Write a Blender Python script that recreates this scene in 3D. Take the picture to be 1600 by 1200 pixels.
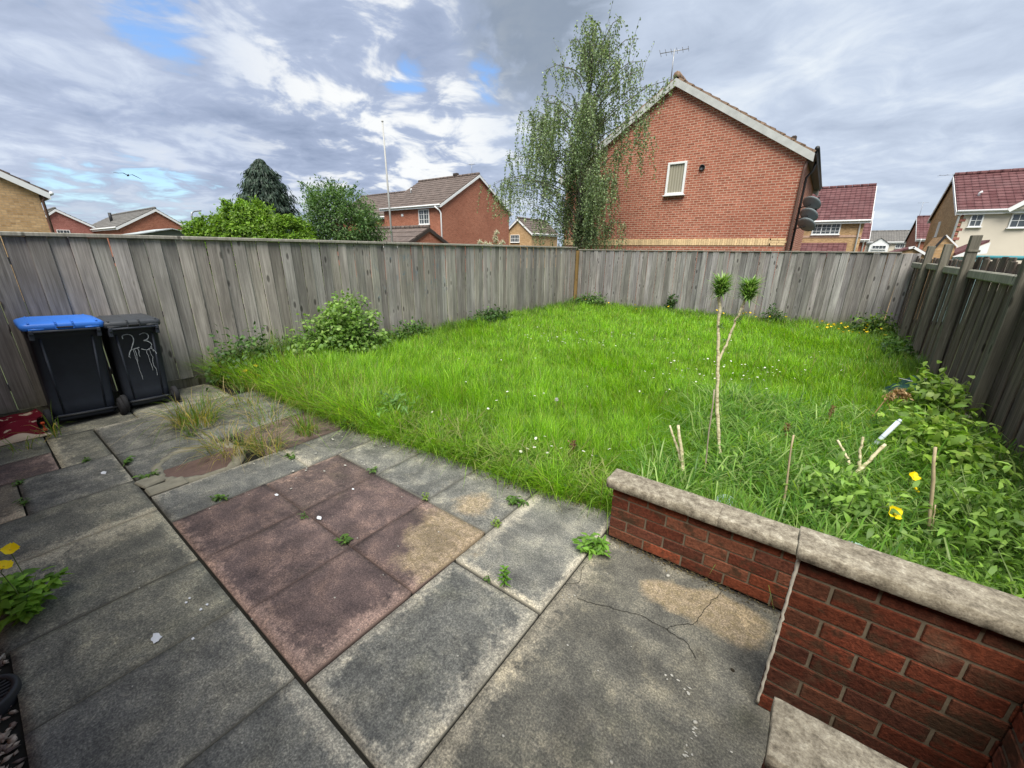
import bpy, math, random
import numpy as np
from mathutils import Vector, Matrix
for o in list(bpy.data.objects): bpy.data.objects.remove(o)
S = bpy.context.scene
COL = S.collection
R = math.radians
# ------------------------------------------------------------------ camera
cam = bpy.data.cameras.new('camera')
cam.sensor_width = 36.0; cam.lens = 14.1155; cam.clip_start = 0.02; cam.clip_end = 2000
co = bpy.data.objects.new('camera', cam); COL.objects.link(co)
right = Vector((0.8024, 0.5967, 0.0102)); down = Vector((0.1962, -0.2476, -0.9488)); fwd = Vector((-0.5636, 0.7633, -0.3157))
M = Matrix.Identity(4)
for i in range(3):
    M[i][0] = right[i]; M[i][1] = -down[i]; M[i][2] = -fwd[i]
M[2][3] = 1.75
co.matrix_world = M
S.camera = co
# ------------------------------------------------------------------ exposure, sun
EXPO = 1.75
S.view_settings.view_transform = 'Standard'; S.view_settings.look = 'None'
S.view_settings.gamma = 1.0; S.view_settings.exposure = EXPO
S.render.engine = 'CYCLES'
SUN_EL, SUN_AZ = R(60), R(152)          # azimuth clockwise from +Y
sd = Vector((math.sin(SUN_AZ)*math.cos(SUN_EL), math.cos(SUN_AZ)*math.cos(SUN_EL), math.sin(SUN_EL)))
sl = bpy.data.lights.new('sun', 'SUN'); sl.energy = 2.2; sl.angle = R(45); sl.color = (1.0, 0.96, 0.88)
so = bpy.data.objects.new('sun', sl); COL.objects.link(so); so.location = (0, 0, 30)
so.rotation_euler = sd.to_track_quat('Z', 'Y').to_euler()
# ------------------------------------------------------------------ node helper
class NT:
    def __init__(s, tree): s.t = tree; s.n = tree.nodes; s.l = tree.links
    def add(s, typ, props=None, **inp):
        n = s.n.new(typ)
        for k, v in (props or {}).items(): setattr(n, k, v)
        for k, v in inp.items():
            k = k.replace('_', ' ')
            sock = n.inputs[int(k[1:])] if k[0] == 'i' and k[1:].isdigit() else n.inputs[k]
            s.put(sock, v)
        return n
    def put(s, sock, v):
        if isinstance(v, bpy.types.NodeSocket): s.l.new(v, sock)
        elif isinstance(v, bpy.types.Node): s.l.new(v.outputs[0], sock)
        else:
            if isinstance(v, (tuple, list)) and len(v) == 3 and sock.type == 'RGBA': v = (*v, 1)
            sock.default_value = v
    def math(s, op, a, b=0.0, c=None, clamp=False):
        n = s.n.new('ShaderNodeMath'); n.operation = op; n.use_clamp = clamp
        s.put(n.inputs[0], a); s.put(n.inputs[1], b)
        if c is not None: s.put(n.inputs[2], c)
        return n.outputs[0]
    def vmath(s, op, a, b):
        n = s.n.new('ShaderNodeVectorMath'); n.operation = op
        s.put(n.inputs[0], a); s.put(n.inputs[1], b)
        return n.outputs['Value'] if op == 'DOT_PRODUCT' else n.outputs[0]
    def mix(s, f, a, b, mode='MIX'):
        n = s.n.new('ShaderNodeMix'); n.data_type = 'RGBA'; n.blend_type = mode
        s.put(n.inputs[0], f); s.put(n.inputs[6], a); s.put(n.inputs[7], b)
        return n.outputs[2]
    def step(s, x, lo, hi, a=0.0, b=1.0):
        n = s.n.new('ShaderNodeMapRange'); n.interpolation_type = 'SMOOTHSTEP'
        s.put(n.inputs[0], x); s.put(n.inputs[1], lo); s.put(n.inputs[2], hi); s.put(n.inputs[3], a); s.put(n.inputs[4], b)
        return n.outputs[0]
    def noise(s, vec, scale, detail=4, rough=0.55, dist=0.0, col=False):
        n = s.add('ShaderNodeTexNoise', None, Vector=vec, Scale=scale, Detail=detail, Roughness=rough, Distortion=dist)
        return n.outputs[1] if col else n.outputs[0]
    def voro(s, vec, scale, feat='F1', out=0, rnd=1.0):
        n = s.add('ShaderNodeTexVoronoi', {'feature': feat}, Vector=vec, Scale=scale, Randomness=rnd)
        return n.outputs[out]
    def scl(s, vec, k, loc=(0, 0, 0)):
        n = s.add('ShaderNodeMapping', None, Vector=vec, Scale=k, Location=loc); return n.outputs[0]
    def ramp(s, f, stops):
        n = s.n.new('ShaderNodeValToRGB'); s.put(n.inputs[0], f)
        e = n.color_ramp.elements
        while len(e) < len(stops): e.new(0.5)
        for el, (p, c) in zip(e, stops): el.position = p; el.color = (*c, 1)
        return n.outputs[0]
# ------------------------------------------------------------------ world: broken cloud over a Nishita sky
W = bpy.data.worlds.new('World'); S.world = W; W.use_nodes = True
t = NT(W.node_tree); t.n.clear()
SKY_STRENGTH = 0.1
K = 1.0 / (SKY_STRENGTH * 2 ** EXPO)
def kk(c): return tuple(v * K for v in c)
sky = t.add('ShaderNodeTexSky', {'sky_type': 'NISHITA', 'sun_disc': False, 'sun_elevation': SUN_EL, 'sun_rotation': SUN_AZ, 'dust_density': 0.6, 'ozone_density': 2.0})
tc = t.add('ShaderNodeTexCoord').outputs['Generated']
sep = t.add('ShaderNodeSeparateXYZ', None, Vector=tc)
zz = t.math('MAXIMUM', sep.outputs[2], 0.0)
den = t.math('ADD', zz, 0.16)
uv = t.add('ShaderNodeCombineXYZ', None, X=t.math('DIVIDE', sep.outputs[0], den), Y=t.math('DIVIDE', sep.outputs[1], den), Z=0.0).outputs[0]
uv = t.scl(uv, (1, 1, 1), (3.1, 1.7, 0.4))
n1 = t.noise(uv, 1.9, 9, 0.56, 0.5)
n2 = t.noise(t.scl(uv, (1, 1, 1), (9, 4, 2)), 0.75, 6, 0.5, 0.2)
n3 = t.noise(t.scl(uv, (1, 1, 1), (5, 14, 7)), 4.2, 9, 0.58, 0.7)
wisp = t.math('ADD', t.math('MULTIPLY', n1, 0.62), t.math('MULTIPLY', n3, 0.38))
def region(d, r0, r1):              # soft round part of the sky about a direction
    v = Vector(d).normalized()
    return t.step(t.vmath('DOT_PRODUCT', tc, tuple(v)), math.cos(R(r1)), math.cos(R(r0)))
cool = t.ramp(n2, [(0.34, kk((0.29, 0.36, 0.52))), (0.5, kk((0.45, 0.53, 0.71))), (0.66, kk((0.68, 0.76, 0.91)))])
mid = t.ramp(wisp, [(0.36, kk((0.25, 0.32, 0.47))), (0.49, kk((0.45, 0.53, 0.71))), (0.58, kk((0.74, 0.82, 0.95))), (0.70, kk((0.90, 0.94, 0.98)))])
cloud = t.mix(0.62, cool, mid)
# broken bright part of the sky
br = region((-0.735, 0.62, 0.26), 6, 20)
brt = t.math('MULTIPLY', br, t.step(wisp, 0.485, 0.575))
cloud = t.mix(brt, cloud, kk((0.97, 0.99, 1.0)))
# smooth pale deck to the north east and the zenith
pale = region((-0.1, 0.94, 0.32), 14, 40)
deck = t.ramp(wisp, [(0.32, kk((0.48, 0.56, 0.70))), (0.52, kk((0.64, 0.73, 0.87))), (0.68, kk((0.86, 0.93, 1.0)))])
cloud = t.mix(t.math('MULTIPLY', pale, 0.8), cloud, deck)
# heavy dark cloud
dk = region((-0.50, 0.765, 0.41), 3, 11)
dkm = t.math('MULTIPLY', dk, t.step(n1, 0.36, 0.5), clamp=True)
cloud = t.mix(t.math('MULTIPLY', dkm, 0.85), cloud, kk((0.25, 0.31, 0.40)))
# open blue patches
holes = None
for d, r, edge in (((-0.896, 0.279, 0.344), 5.5, .0), ((-0.724, 0.617, 0.307), 3.0, .0), ((-0.611, 0.725, 0.319), 3.4, .0), ((-0.964, 0.252, 0.083), 5.5, 0), ((-0.984, 0.159, 0.083), 4, 0), ((-0.95, 0.05, 0.3), 3, 0)):
    m = t.math('MULTIPLY', region(d, 0.5, r), 1.0)
    m = t.step(t.math('ADD', t.math('MULTIPLY', m, 0.85), t.math('ADD', t.math('MULTIPLY', t.math('SUBTRACT', 0.5, n3), 3.6), t.math('MULTIPLY', t.math('SUBTRACT', 0.5, n1), 2.2))), 0.45, 1.35)
    m = t.math('MULTIPLY', m, t.step(region(d, 0.2, r * 1.7), 0.0, 0.75))
    holes = m if holes is None else t.math('MAXIMUM', holes, m)
blue = t.mix(0.72, sky.outputs[0], t.ramp(zz, [(0.08, kk((0.36, 0.66, 0.84))), (0.30, kk((0.20, 0.40, 0.80))), (0.5, kk((0.13, 0.28, 0.64)))]))
colr = t.mix(holes, cloud, blue)
low = t.step(zz, 0.0, 0.14, 0.55, 0.0)
colr = t.mix(low, colr, kk((0.60, 0.70, 0.80)))
bg = t.add('ShaderNodeBackground', None, Color=colr, Strength=SKY_STRENGTH)
out = t.add('ShaderNodeOutputWorld', None, Surface=bg)
# ------------------------------------------------------------------ materials
def new_mat(name):
    m = bpy.data.materials.new(name); m.use_nodes = True
    t = NT(m.node_tree); t.n.clear(); return m, t
def finish(t, color, rough=0.85, bump=None, bstr=0.4, bdist=0.01, spec=0.3, metal=0.0, transl=None, trans_col=None):
    p = t.add('ShaderNodeBsdfPrincipled', None, Base_Color=color, Roughness=rough, Metallic=metal)
    p.inputs['Specular IOR Level'].default_value = spec
    if bump is not None:
        b = t.add('ShaderNodeBump', None, Strength=bstr, Distance=bdist, Height=bump); t.l.new(b.outputs[0], p.inputs['Normal'])
    sh = p.outputs[0]
    if transl:
        tr = t.add('ShaderNodeBsdfTranslucent', None, Color=trans_col if trans_col is not None else color)
        mx = t.add('ShaderNodeMixShader', None, i0=transl, i1=sh, i2=tr.outputs[0]); sh = mx.outputs[0]
    t.add('ShaderNodeOutputMaterial', None, Surface=sh)
def attr(t, n, out=0): return t.add('ShaderNodeAttribute', {'attribute_name': n}).outputs[out]
def objc(t): return t.add('ShaderNodeTexCoord').outputs['Object']
def uvc(t): return t.add('ShaderNodeTexCoord').outputs['UV']
def plain(name, c, rough=0.7, var=0.15, scale=8, metal=0.0, spec=0.3, bump=0.0):
    m, t = new_mat(name); o = objc(t)
    n = t.noise(o, scale, 5, 0.6)
    c2 = t.mix(n, tuple(v*(1-var*1.6) for v in c), tuple(min(1, v*(1+var)) for v in c))
    finish(t, c2, rough, n if bump else None, bump, 0.01, spec, metal); return m
def brick_mat(name, c1, c2, mortar, band=None, dirt=0.25, msize=0.007):
    m, t = new_mat(name); u = uvc(t); o = objc(t)
    b = t.add('ShaderNodeTexBrick', {'offset': 0.5}, Vector=u, Color1=c1, Color2=c2, Mortar=mortar, Scale=1.0, Mortar_Size=msize, Mortar_Smooth=0.2, Bias=0.0, Brick_Width=0.225, Row_Height=0.075)
    c = b.outputs[0]
    cell = t.add('ShaderNodeTexWhiteNoise', {'noise_dimensions': '2D'}, Vector=t.vmath('FLOOR', t.scl(u, (1/0.1125, 1/0.075, 1)), (0, 0, 0))).outputs[0]
    c = t.mix(t.math('MULTIPLY', t.step(cell, 0.6, 1.0), 0.45), c, tuple(v*0.55 for v in c1))
    c = t.mix(t.math('MULTIPLY', b.outputs[1], 0.9), c, mortar)
    n = t.noise(o, 0.55, 5, 0.6); n2 = t.noise(o, 14, 4, 0.6)
    c = t.mix(t.step(n, 0.38, 0.7, 0.0, dirt), c, tuple(v*0.62 for v in c1))
    c = t.mix(1.0, c, t.ramp(n2, [(0.25, (0.78, 0.78, 0.78)), (0.75, (1.12, 1.12, 1.12))]), 'MULTIPLY')
    finish(t, c, 0.9, t.math('SUBTRACT', t.math('MULTIPLY', n2, 0.3), b.outputs[1]), 0.5, 0.006, 0.2); return m
def tile_mat(name, c1, c2, w=0.3, h=0.32):
    m, t = new_mat(name); u = uvc(t); o = objc(t)
    b = t.add('ShaderNodeTexBrick', {'offset': 0.0}, Vector=u, Color1=c1, Color2=c2, Mortar=tuple(v*0.45 for v in c1), Scale=1.0, Mortar_Size=0.012, Mortar_Smooth=0.6, Bias=0.0, Brick_Width=w, Row_Height=h)
    n = t.noise(o, 0.9, 6, 0.65); n2 = t.noise(o, 9, 4, 0.6)
    c = t.mix(t.step(n, 0.4, 0.75, 0, 0.5), b.outputs[0], tuple(v*0.6+0.02 for v in c2))
    c = t.mix(1.0, c, t.ramp(n2, [(0.25, (0.75, 0.75, 0.75)), (0.75, (1.15, 1.15, 1.15))]), 'MULTIPLY')
    wave = t.math('SINE', t.math('MULTIPLY', t.add('ShaderNodeSeparateXYZ', None, Vector=u).outputs[0], 2*math.pi/w))
    finish(t, c, 0.8, t.math('ADD', t.math('MULTIPLY', wave, 0.5), t.math('MULTIPLY', n2, 0.3)), 0.9, 0.03, 0.25); return m
def wood_mat(name, dark, light, algae=0.5, scuff=0.0, algae_h=0.55, paint=False):
    m, t = new_mat(name); o = objc(t); rn = attr(t, 'Rnd', 1)
    v = t.vmath('ADD', o, t.vmath('MULTIPLY', rn, (7.0, 7.0, 9.0)))
    g1 = t.noise(t.scl(v, (26, 26, 1.1)), 1.0, 8, 0.7, 0.35)
    g2 = t.noise(t.scl(v, (110, 110, 2.6)), 1.0, 4, 0.6)
    big = t.noise(t.scl(v, (3, 3, 1.1)), 1.0, 4, 0.6)
    f = t.math('ADD', t.math('MULTIPLY', g1, 0.65), t.math('MULTIPLY', g2, 0.35))
    c = t.mix(t.step(f, 0.34, 0.66), dark, light)
    c = t.mix(t.step(big, 0.35, 0.72, 0.0, 0.5), c, tuple(x*0.72 for x in dark))
    kv = t.voro(t.scl(v, (7.0, 7.0, 2.6)), 1.0)
    knot = t.step(kv, 0.09, 0.17, 1.0, 0.0)
    c = t.mix(t.math('MULTIPLY', knot, 0.75), c, tuple(x*0.28 for x in dark))
    ring = t.math('MULTIPLY', t.step(kv, 0.12, 0.2), t.step(kv, 0.2, 0.3, 1.0, 0.0))
    c = t.mix(t.math('MULTIPLY', ring, 0.22), c, light)
    if scuff:
        sc = t.noise(t.scl(v, (9, 9, 1.0), (3, 5, 2)), 1.0, 7, 0.75, 0.3)
        c = t.mix(t.step(sc, 0.58, 0.7, 0.0, scuff), c, tuple(min(1, x*2.6) for x in light))
    c = t.mix(1.0, c, attr(t, 'Tint'), 'MULTIPLY')
    z = t.add('ShaderNodeSeparateXYZ', None, Vector=o).outputs[2]
    if paint:       # faded blue paint smears on a stretch of boards
        yy = t.add('ShaderNodeSeparateXYZ', None, Vector=o).outputs[1]
        pm = t.math('MULTIPLY', t.math('MULTIPLY', t.step(yy, 4.0, 4.5), t.step(yy, 6.2, 7.0, 1.0, 0.0)), t.math('MULTIPLY', t.step(z, 0.75, 1.0), t.step(z, 1.62, 1.75, 1.0, 0.0)))
        pn = t.noise(t.scl(o, (1, 5, 2.6)), 1.7, 7, 0.7, 1.2)
        c = t.mix(t.math('MULTIPLY', pm, t.step(pn, 0.56, 0.68, 0.0, 0.6)), c, (0.10, 0.17, 0.22))
    al = t.math('MULTIPLY', t.step(z, algae_h*0.1, algae_h, 1.0, 0.0), t.step(t.noise(o, 2.2, 5, 0.65), 0.35, 0.65))
    c = t.mix(t.math('MULTIPLY', al, algae), c, (0.085, 0.095, 0.03))
    finish(t, c, 0.92, t.math('SUBTRACT', f, t.math('MULTIPLY', knot, 0.4)), 0.55, 0.006, 0.15); return m
def leaf_mat(name, rough=0.5, transl=0.4, tk=(1.25, 1.35, 0.6), spec=0.35):
    m, t = new_mat(name); c = attr(t, 'Col')
    n = t.noise(objc(t), 24, 3, 0.6)
    c = t.mix(1.0, c, t.ramp(n, [(0.25, (0.8, 0.82, 0.8)), (0.75, (1.15, 1.12, 1.1))]), 'MULTIPLY')
    finish(t, c, rough, None, spec=spec, transl=transl, trans_col=t.mix(1.0, c, tk, 'MULTIPLY')); return m
M_BRICK_RED = brick_mat('red_facing_brick', (0.31, 0.098, 0.060), (0.43, 0.150, 0.095), (0.54, 0.38, 0.28), msize=0.0095)
M_BRICK_RED2 = brick_mat('orange_facing_brick', (0.33, 0.115, 0.068), (0.43, 0.165, 0.10), (0.44, 0.29, 0.21), msize=0.005)
M_BRICK_YEL = brick_mat('buff_facing_brick', (0.46, 0.29, 0.14), (0.60, 0.40, 0.21), (0.42, 0.31, 0.20))
M_BRICK_PINK = brick_mat('pink_red_brick', (0.32, 0.105, 0.085), (0.42, 0.16, 0.13), (0.40, 0.25, 0.2))
M_RENDER = plain('cream_render', (0.62, 0.56, 0.46), 0.9, 0.05, 2)
M_WHITE = plain('white_plastic_trim', (0.74, 0.75, 0.74), 0.45, 0.06, 5)
M_GREYBARGE = plain('weathered_white_board', (0.46, 0.47, 0.45), 0.75, 0.22, 5)
M_TILE_BROWN = tile_mat('brown_concrete_tile', (0.10, 0.078, 0.066), (0.16, 0.125, 0.108))
M_TILE_RED = tile_mat('red_concrete_tile', (0.095, 0.036, 0.037), (0.150, 0.070, 0.070))
M_TILE_GREY = tile_mat('grey_concrete_tile', (0.13, 0.125, 0.115), (0.18, 0.17, 0.155))
M_TILE_MOSS = tile_mat('mossy_concrete_tile', (0.20, 0.13, 0.085), (0.29, 0.20, 0.14))
M_DARK = plain('dark_plastic', (0.025, 0.026, 0.028), 0.5, 0.2, 6)
M_BROWNPIPE = plain('brown_pipe', (0.10, 0.055, 0.04), 0.5, 0.2, 6)
M_METAL = plain('grey_metal', (0.32, 0.33, 0.34), 0.45, 0.15, 6, 0.6)
M_DISH = plain('grey_dish_metal', (0.24, 0.29, 0.31), 0.6, 0.2, 7)
M_POLE = plain('white_painted_pole', (0.38, 0.38, 0.36), 0.5, 0.15, 5)
m, t = new_mat('window_glass')
n = t.noise(objc(t), 2.0, 3); finish(t, t.mix(n, (0.05, 0.06, 0.07), (0.10, 0.115, 0.125)), 0.12, spec=0.6); M_GLASS = m
m, t = new_mat('window_with_blind')
st = t.math('SINE', t.math('MULTIPLY', t.add('ShaderNodeSeparateXYZ', None, Vector=objc(t)).outputs[0], 70.0))
zf = t.add('ShaderNodeSeparateXYZ', None, Vector=objc(t)).outputs[2]
finish(t, t.mix(t.step(st, -0.6, 0.8), (0.26, 0.24, 0.18), (0.36, 0.335, 0.26)), 0.2, spec=0.5); M_BLIND = m
M_WOOD = wood_mat('silvered_fence_wood', (0.178, 0.166, 0.150), (0.41, 0.385, 0.352), 0.5, paint=True)
M_WOODB = wood_mat('grey_fence_wood', (0.135, 0.127, 0.122), (0.340, 0.326, 0.312), 0.55)
M_WOODCAP = wood_mat('fence_capping_wood', (0.22, 0.21, 0.175), (0.38, 0.36, 0.31), 0.0)
M_WOODDARK = wood_mat('stained_dark_wood', (0.085, 0.067, 0.056), (0.205, 0.170, 0.142), 0.35, 0.55)
M_POST = wood_mat('weathered_post_wood', (0.085, 0.078, 0.062), (0.20, 0.185, 0.15), 0.45, 0.25)
M_RAIL = wood_mat('pale_weathered_rail_wood', (0.19, 0.185, 0.155), (0.36, 0.35, 0.30), 0.2)
M_NEWPOST = wood_mat('yellow_post_wood', (0.17, 0.105, 0.035), (0.29, 0.19, 0.08), 0.3)
M_LEAF = leaf_mat('leaf'); M_GRASS = leaf_mat('grass_blade', 0.42, 0.55, (1.3, 1.3, 0.4), 0.4)
M_BIRCH = leaf_mat('birch_leaf', 0.55, 0.28); M_NEEDLE = leaf_mat('conifer_leaf', 0.6, 0.15); M_GLOSSY = leaf_mat('glossy_leaf', 0.38, 0.3, spec=0.45)
m, t = new_mat('petal'); finish(t, attr(t, 'Col'), 0.5, transl=0.3, trans_col=attr(t, 'Col')); M_PETAL = m
M_BARK = plain('bark', (0.16, 0.14, 0.12), 0.9, 0.4, 9, bump=0.5)
M_BIRCHBARK = plain('birch_bark', (0.15, 0.14, 0.12), 0.85, 0.5, 7, bump=0.4)
M_STEM = plain('green_stem', (0.14, 0.20, 0.06), 0.7, 0.3, 20)
m, t = new_mat('scarred_pale_stem'); o = objc(t)
wv = t.noise(t.scl(o, (20, 20, 75)), 1.0, 4, 0.6); c = t.ramp(wv, [(0.30, (0.20, 0.16, 0.08)), (0.46, (0.50, 0.45, 0.28)), (0.7, (0.64, 0.59, 0.40))])
finish(t, c, 0.85, wv, 0.6, 0.004); M_SCAR = m
M_CANE = plain('dry_cane', (0.42, 0.34, 0.21), 0.8, 0.3, 25); M_DRY = plain('dry_seed_head', (0.36, 0.23, 0.11), 0.9, 0.35, 30)
M_THATCH = plain('mossy_thatch', (0.10, 0.145, 0.03), 0.95, 0.4, 5, bump=0.6); M_SOIL = plain('dark_soil', (0.035, 0.028, 0.018), 0.95, 0.4, 6, bump=0.6)
M_GROUND = plain('rough_ground', (0.06, 0.075, 0.03), 0.95, 0.4, 1.5)
M_MORTAR = plain('grey_mortar', (0.155, 0.125, 0.085), 0.95, 0.3, 18, bump=0.5)
M_JOINT = plain('dark_joint_dirt', (0.022, 0.021, 0.016), 0.95, 0.4, 14, bump=0.4)
# paving: Tint = slab colour, Worn = paler worn zones (r), buff stain (g), black stain (b)
m, t = new_mat('paving_slab'); o = objc(t); tint = attr(t, 'Tint'); worn = t.add('ShaderNodeSeparateColor', None, Color=attr(t, 'Worn'))
o = t.vmath('ADD', o, t.vmath('MULTIPLY', tint, (137.0, 153.0, 0.0))); nA = t.noise(o, 5.5, 7, 0.62); nB = t.noise(o, 26, 5, 0.65); nC = t.noise(o, 120, 4, 0.75); nE = t.noise(o, 48, 5, 0.72); nD = t.noise(o, 1.7, 5, 0.6)
c = t.mix(1.0, tint, t.ramp(nA, [(0.3, (0.52, 0.53, 0.54)), (0.5, (0.95, 0.95, 0.93)), (0.7, (1.65, 1.60, 1.45))]), 'MULTIPLY')
wm = t.step(t.math('ADD', worn.outputs[0], t.math('MULTIPLY', t.math('SUBTRACT', t.math('ADD', t.math('MULTIPLY', nB, 0.6), t.math('MULTIPLY', nA, 0.4)), 0.5), 2.6)), 0.34, 1.0)
lightc = t.mix(1.0, tint, (2.5, 2.35, 2.1), 'MULTIPLY')
c = t.mix(wm, c, t.mix(0.15, lightc, (0.28, 0.25, 0.20)))
gm = t.step(t.math('ADD', worn.outputs[1], t.math('MULTIPLY', t.math('SUBTRACT', nA, 0.5), 1.1)), 0.4, 0.75)
c = t.mix(t.math('MULTIPLY', gm, 0.85), c, t.mix(t.step(nB, 0.35, 0.65), (0.21, 0.165, 0.095), (0.31, 0.245, 0.165)))
bm = t.step(t.math('ADD', worn.outputs[2], t.math('MULTIPLY', t.math('SUBTRACT', nA, 0.5), 0.9)), 0.4, 0.9)
c = t.mix(t.math('MULTIPLY', bm, 0.85), c, (0.022, 0.021, 0.019))
bl = t.noise(t.scl(o, (1, 1, 1), (2, 5, 1)), 3.1, 9, 0.66, 0.6); c = t.mix(t.step(bl, 0.49, 0.60, 0.0, 0.4), c, t.mix(1.0, c, (0.36, 0.36, 0.37), 'MULTIPLY'))
bl2 = t.noise(t.scl(o, (1, 1, 1), (12, 3, 1)), 4.6, 9, 0.7, 0.4); c = t.mix(t.step(bl2, 0.56, 0.64, 0.0, 0.45), c, t.mix(1.0, c, (1.9, 1.82, 1.65), 'MULTIPLY'))
alg = t.step(t.noise(t.scl(o, (1, 1, 1), (4, 9, 0)), 2.6, 6, 0.65), 0.52, 0.7)
c = t.mix(t.math('MULTIPLY', alg, 0.16), c, (0.085, 0.09, 0.045))
c = t.mix(1.0, c, t.ramp(nE, [(0.28, (0.68, 0.68, 0.70)), (0.5, (0.97, 0.97, 0.97)), (0.62, (1.15, 1.14, 1.12)), (0.76, (1.6, 1.56, 1.5))]), 'MULTIPLY')
c = t.mix(1.0, c, t.ramp(nC, [(0.3, (0.4, 0.4, 0.4)), (0.5, (1.0, 1.0, 1.0)), (0.7, (2.1, 2.08, 2.0))]), 'MULTIPLY')
vl = t.voro(o, 34.0); lich = t.math('MULTIPLY', t.step(vl, 0.05, 0.14, 1.0, 0.0), t.step(nD, 0.5, 0.62))
c = t.mix(t.math('MULTIPLY', lich, 0.45), c, (0.30, 0.30, 0.24))
finish(t, c, t.step(nA, 0.3, 0.7, 0.62, 0.9), t.math('ADD', t.math('MULTIPLY', nC, 0.5), nB), 0.35, 0.004, 0.3); M_SLAB = m
m, t = new_mat('old_brick'); o = objc(t); tint = attr(t, 'Tint')
nA = t.noise(o, 9, 6, 0.65); nB = t.noise(o, 70, 5, 0.65)
c = t.mix(1.0, tint, t.ramp(nB, [(0.25, (0.45, 0.43, 0.42)), (0.5, (1, 1, 1)), (0.74, (1.6, 1.5, 1.4))]), 'MULTIPLY')
c = t.mix(t.step(nA, 0.52, 0.64, 0.0, 0.7), c, (0.040, 0.030, 0.018))
c = t.mix(t.step(t.noise(o, 3.5, 4, 0.6), 0.57, 0.75, 0.0, 0.4), c, (0.16, 0.13, 0.085))
finish(t, c, 0.95, t.math('ADD', nA, t.math('MULTIPLY', nB, 0.8)), 0.9, 0.008, 0.12); M_OLDBRICK = m
m, t = new_mat('coping_stone'); o = objc(t)
nA = t.noise(o, 27, 8, 0.74); nB = t.noise(o, 130, 4, 0.75); nD = t.noise(o, 5, 4, 0.6)
c = t.ramp(nA, [(0.32, (0.07, 0.06, 0.045)), (0.46, (0.19, 0.165, 0.125)), (0.58, (0.29, 0.26, 0.20)), (0.72, (0.48, 0.45, 0.37))])
c = t.mix(t.step(nD, 0.48, 0.72, 0.0, 0.5), c, (0.16, 0.14, 0.10))
c = t.mix(1.0, c, t.ramp(nB, [(0.3, (0.62, 0.6, 0.56)), (0.5, (1, 1, 1)), (0.7, (1.3, 1.3, 1.25))]), 'MULTIPLY')
finish(t, c, 0.92, t.math('ADD', nA, t.math('MULTIPLY', nB, 0.4)), 0.7, 0.006, 0.2); M_COPING = m
# ------------------------------------------------------------------ mesh helpers
def link(o, parent=None):
    COL.objects.link(o)
    if parent is not None: o.parent = parent
    return o
def tag(o, label=None, cat=None, group=None, kind=None):
    if label: o['label'] = label
    if cat: o['category'] = cat
    if group: o['group'] = group
    if kind: o['kind'] = kind
    return o
def empty(name, loc, label, cat, group=None, rz=0.0):
    o = bpy.data.objects.new(name, None); o.location = loc; o.rotation_euler = (0, 0, rz); o.empty_display_size = 0.1
    COL.objects.link(o); return tag(o, label, cat, group)
def np_mesh(name, verts, groups, mats, parent=None, attrs=None, smooth=False, matidx=None, uv=False):
    """verts (n,3); groups = list of (m,k) index arrays; attrs = {name: (n,3)}"""
    verts = np.asarray(verts, np.float32); me = bpy.data.meshes.new(name)
    me.vertices.add(len(verts)); me.vertices.foreach_set('co', verts.ravel())
    li = np.concatenate([np.asarray(g, np.int32).ravel() for g in groups])
    tot = np.concatenate([np.full(len(g), np.asarray(g).shape[1], np.int32) for g in groups])
    st = np.concatenate([[0], np.cumsum(tot)[:-1]]).astype(np.int32)
    me.loops.add(len(li)); me.loops.foreach_set('vertex_index', li)
    me.polygons.add(len(tot)); me.polygons.foreach_set('loop_start', st); me.polygons.foreach_set('loop_total', tot)
    if smooth is True: me.polygons.foreach_set('use_smooth', np.ones(len(tot), bool))
    elif smooth is not False: me.polygons.foreach_set('use_smooth', np.asarray(smooth, bool))
    for m in (mats if isinstance(mats, (list, tuple)) else [mats]): me.materials.append(m)
    if matidx is not None: me.polygons.foreach_set('material_index', np.asarray(matidx, np.int32))
    for an, av in (attrs or {}).items():
        a = me.attributes.new(an, 'FLOAT_COLOR', 'POINT')
        av = np.asarray(av, np.float32); a.data.foreach_set('color', np.concatenate([av, np.ones((len(av), 1), np.float32)], 1).ravel())
    me.update(calc_edges=True)
    if uv:
        l = me.uv_layers.new(name='UVMap'); data = np.zeros((len(li), 2), np.float32)
        for p in me.polygons:
            n = p.normal; tt = Vector((-n.y, n.x, 0))
            if tt.length < 1e-3: tt = Vector((1, 0, 0))
            tt.normalize(); b = n.cross(tt)
            for k in p.loop_indices:
                c = me.vertices[me.loops[k].vertex_index].co; data[k] = (c.dot(tt), c.dot(b))
        l.data.foreach_set('uv', data.ravel())
    return link(bpy.data.objects.new(name, me), parent)
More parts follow.
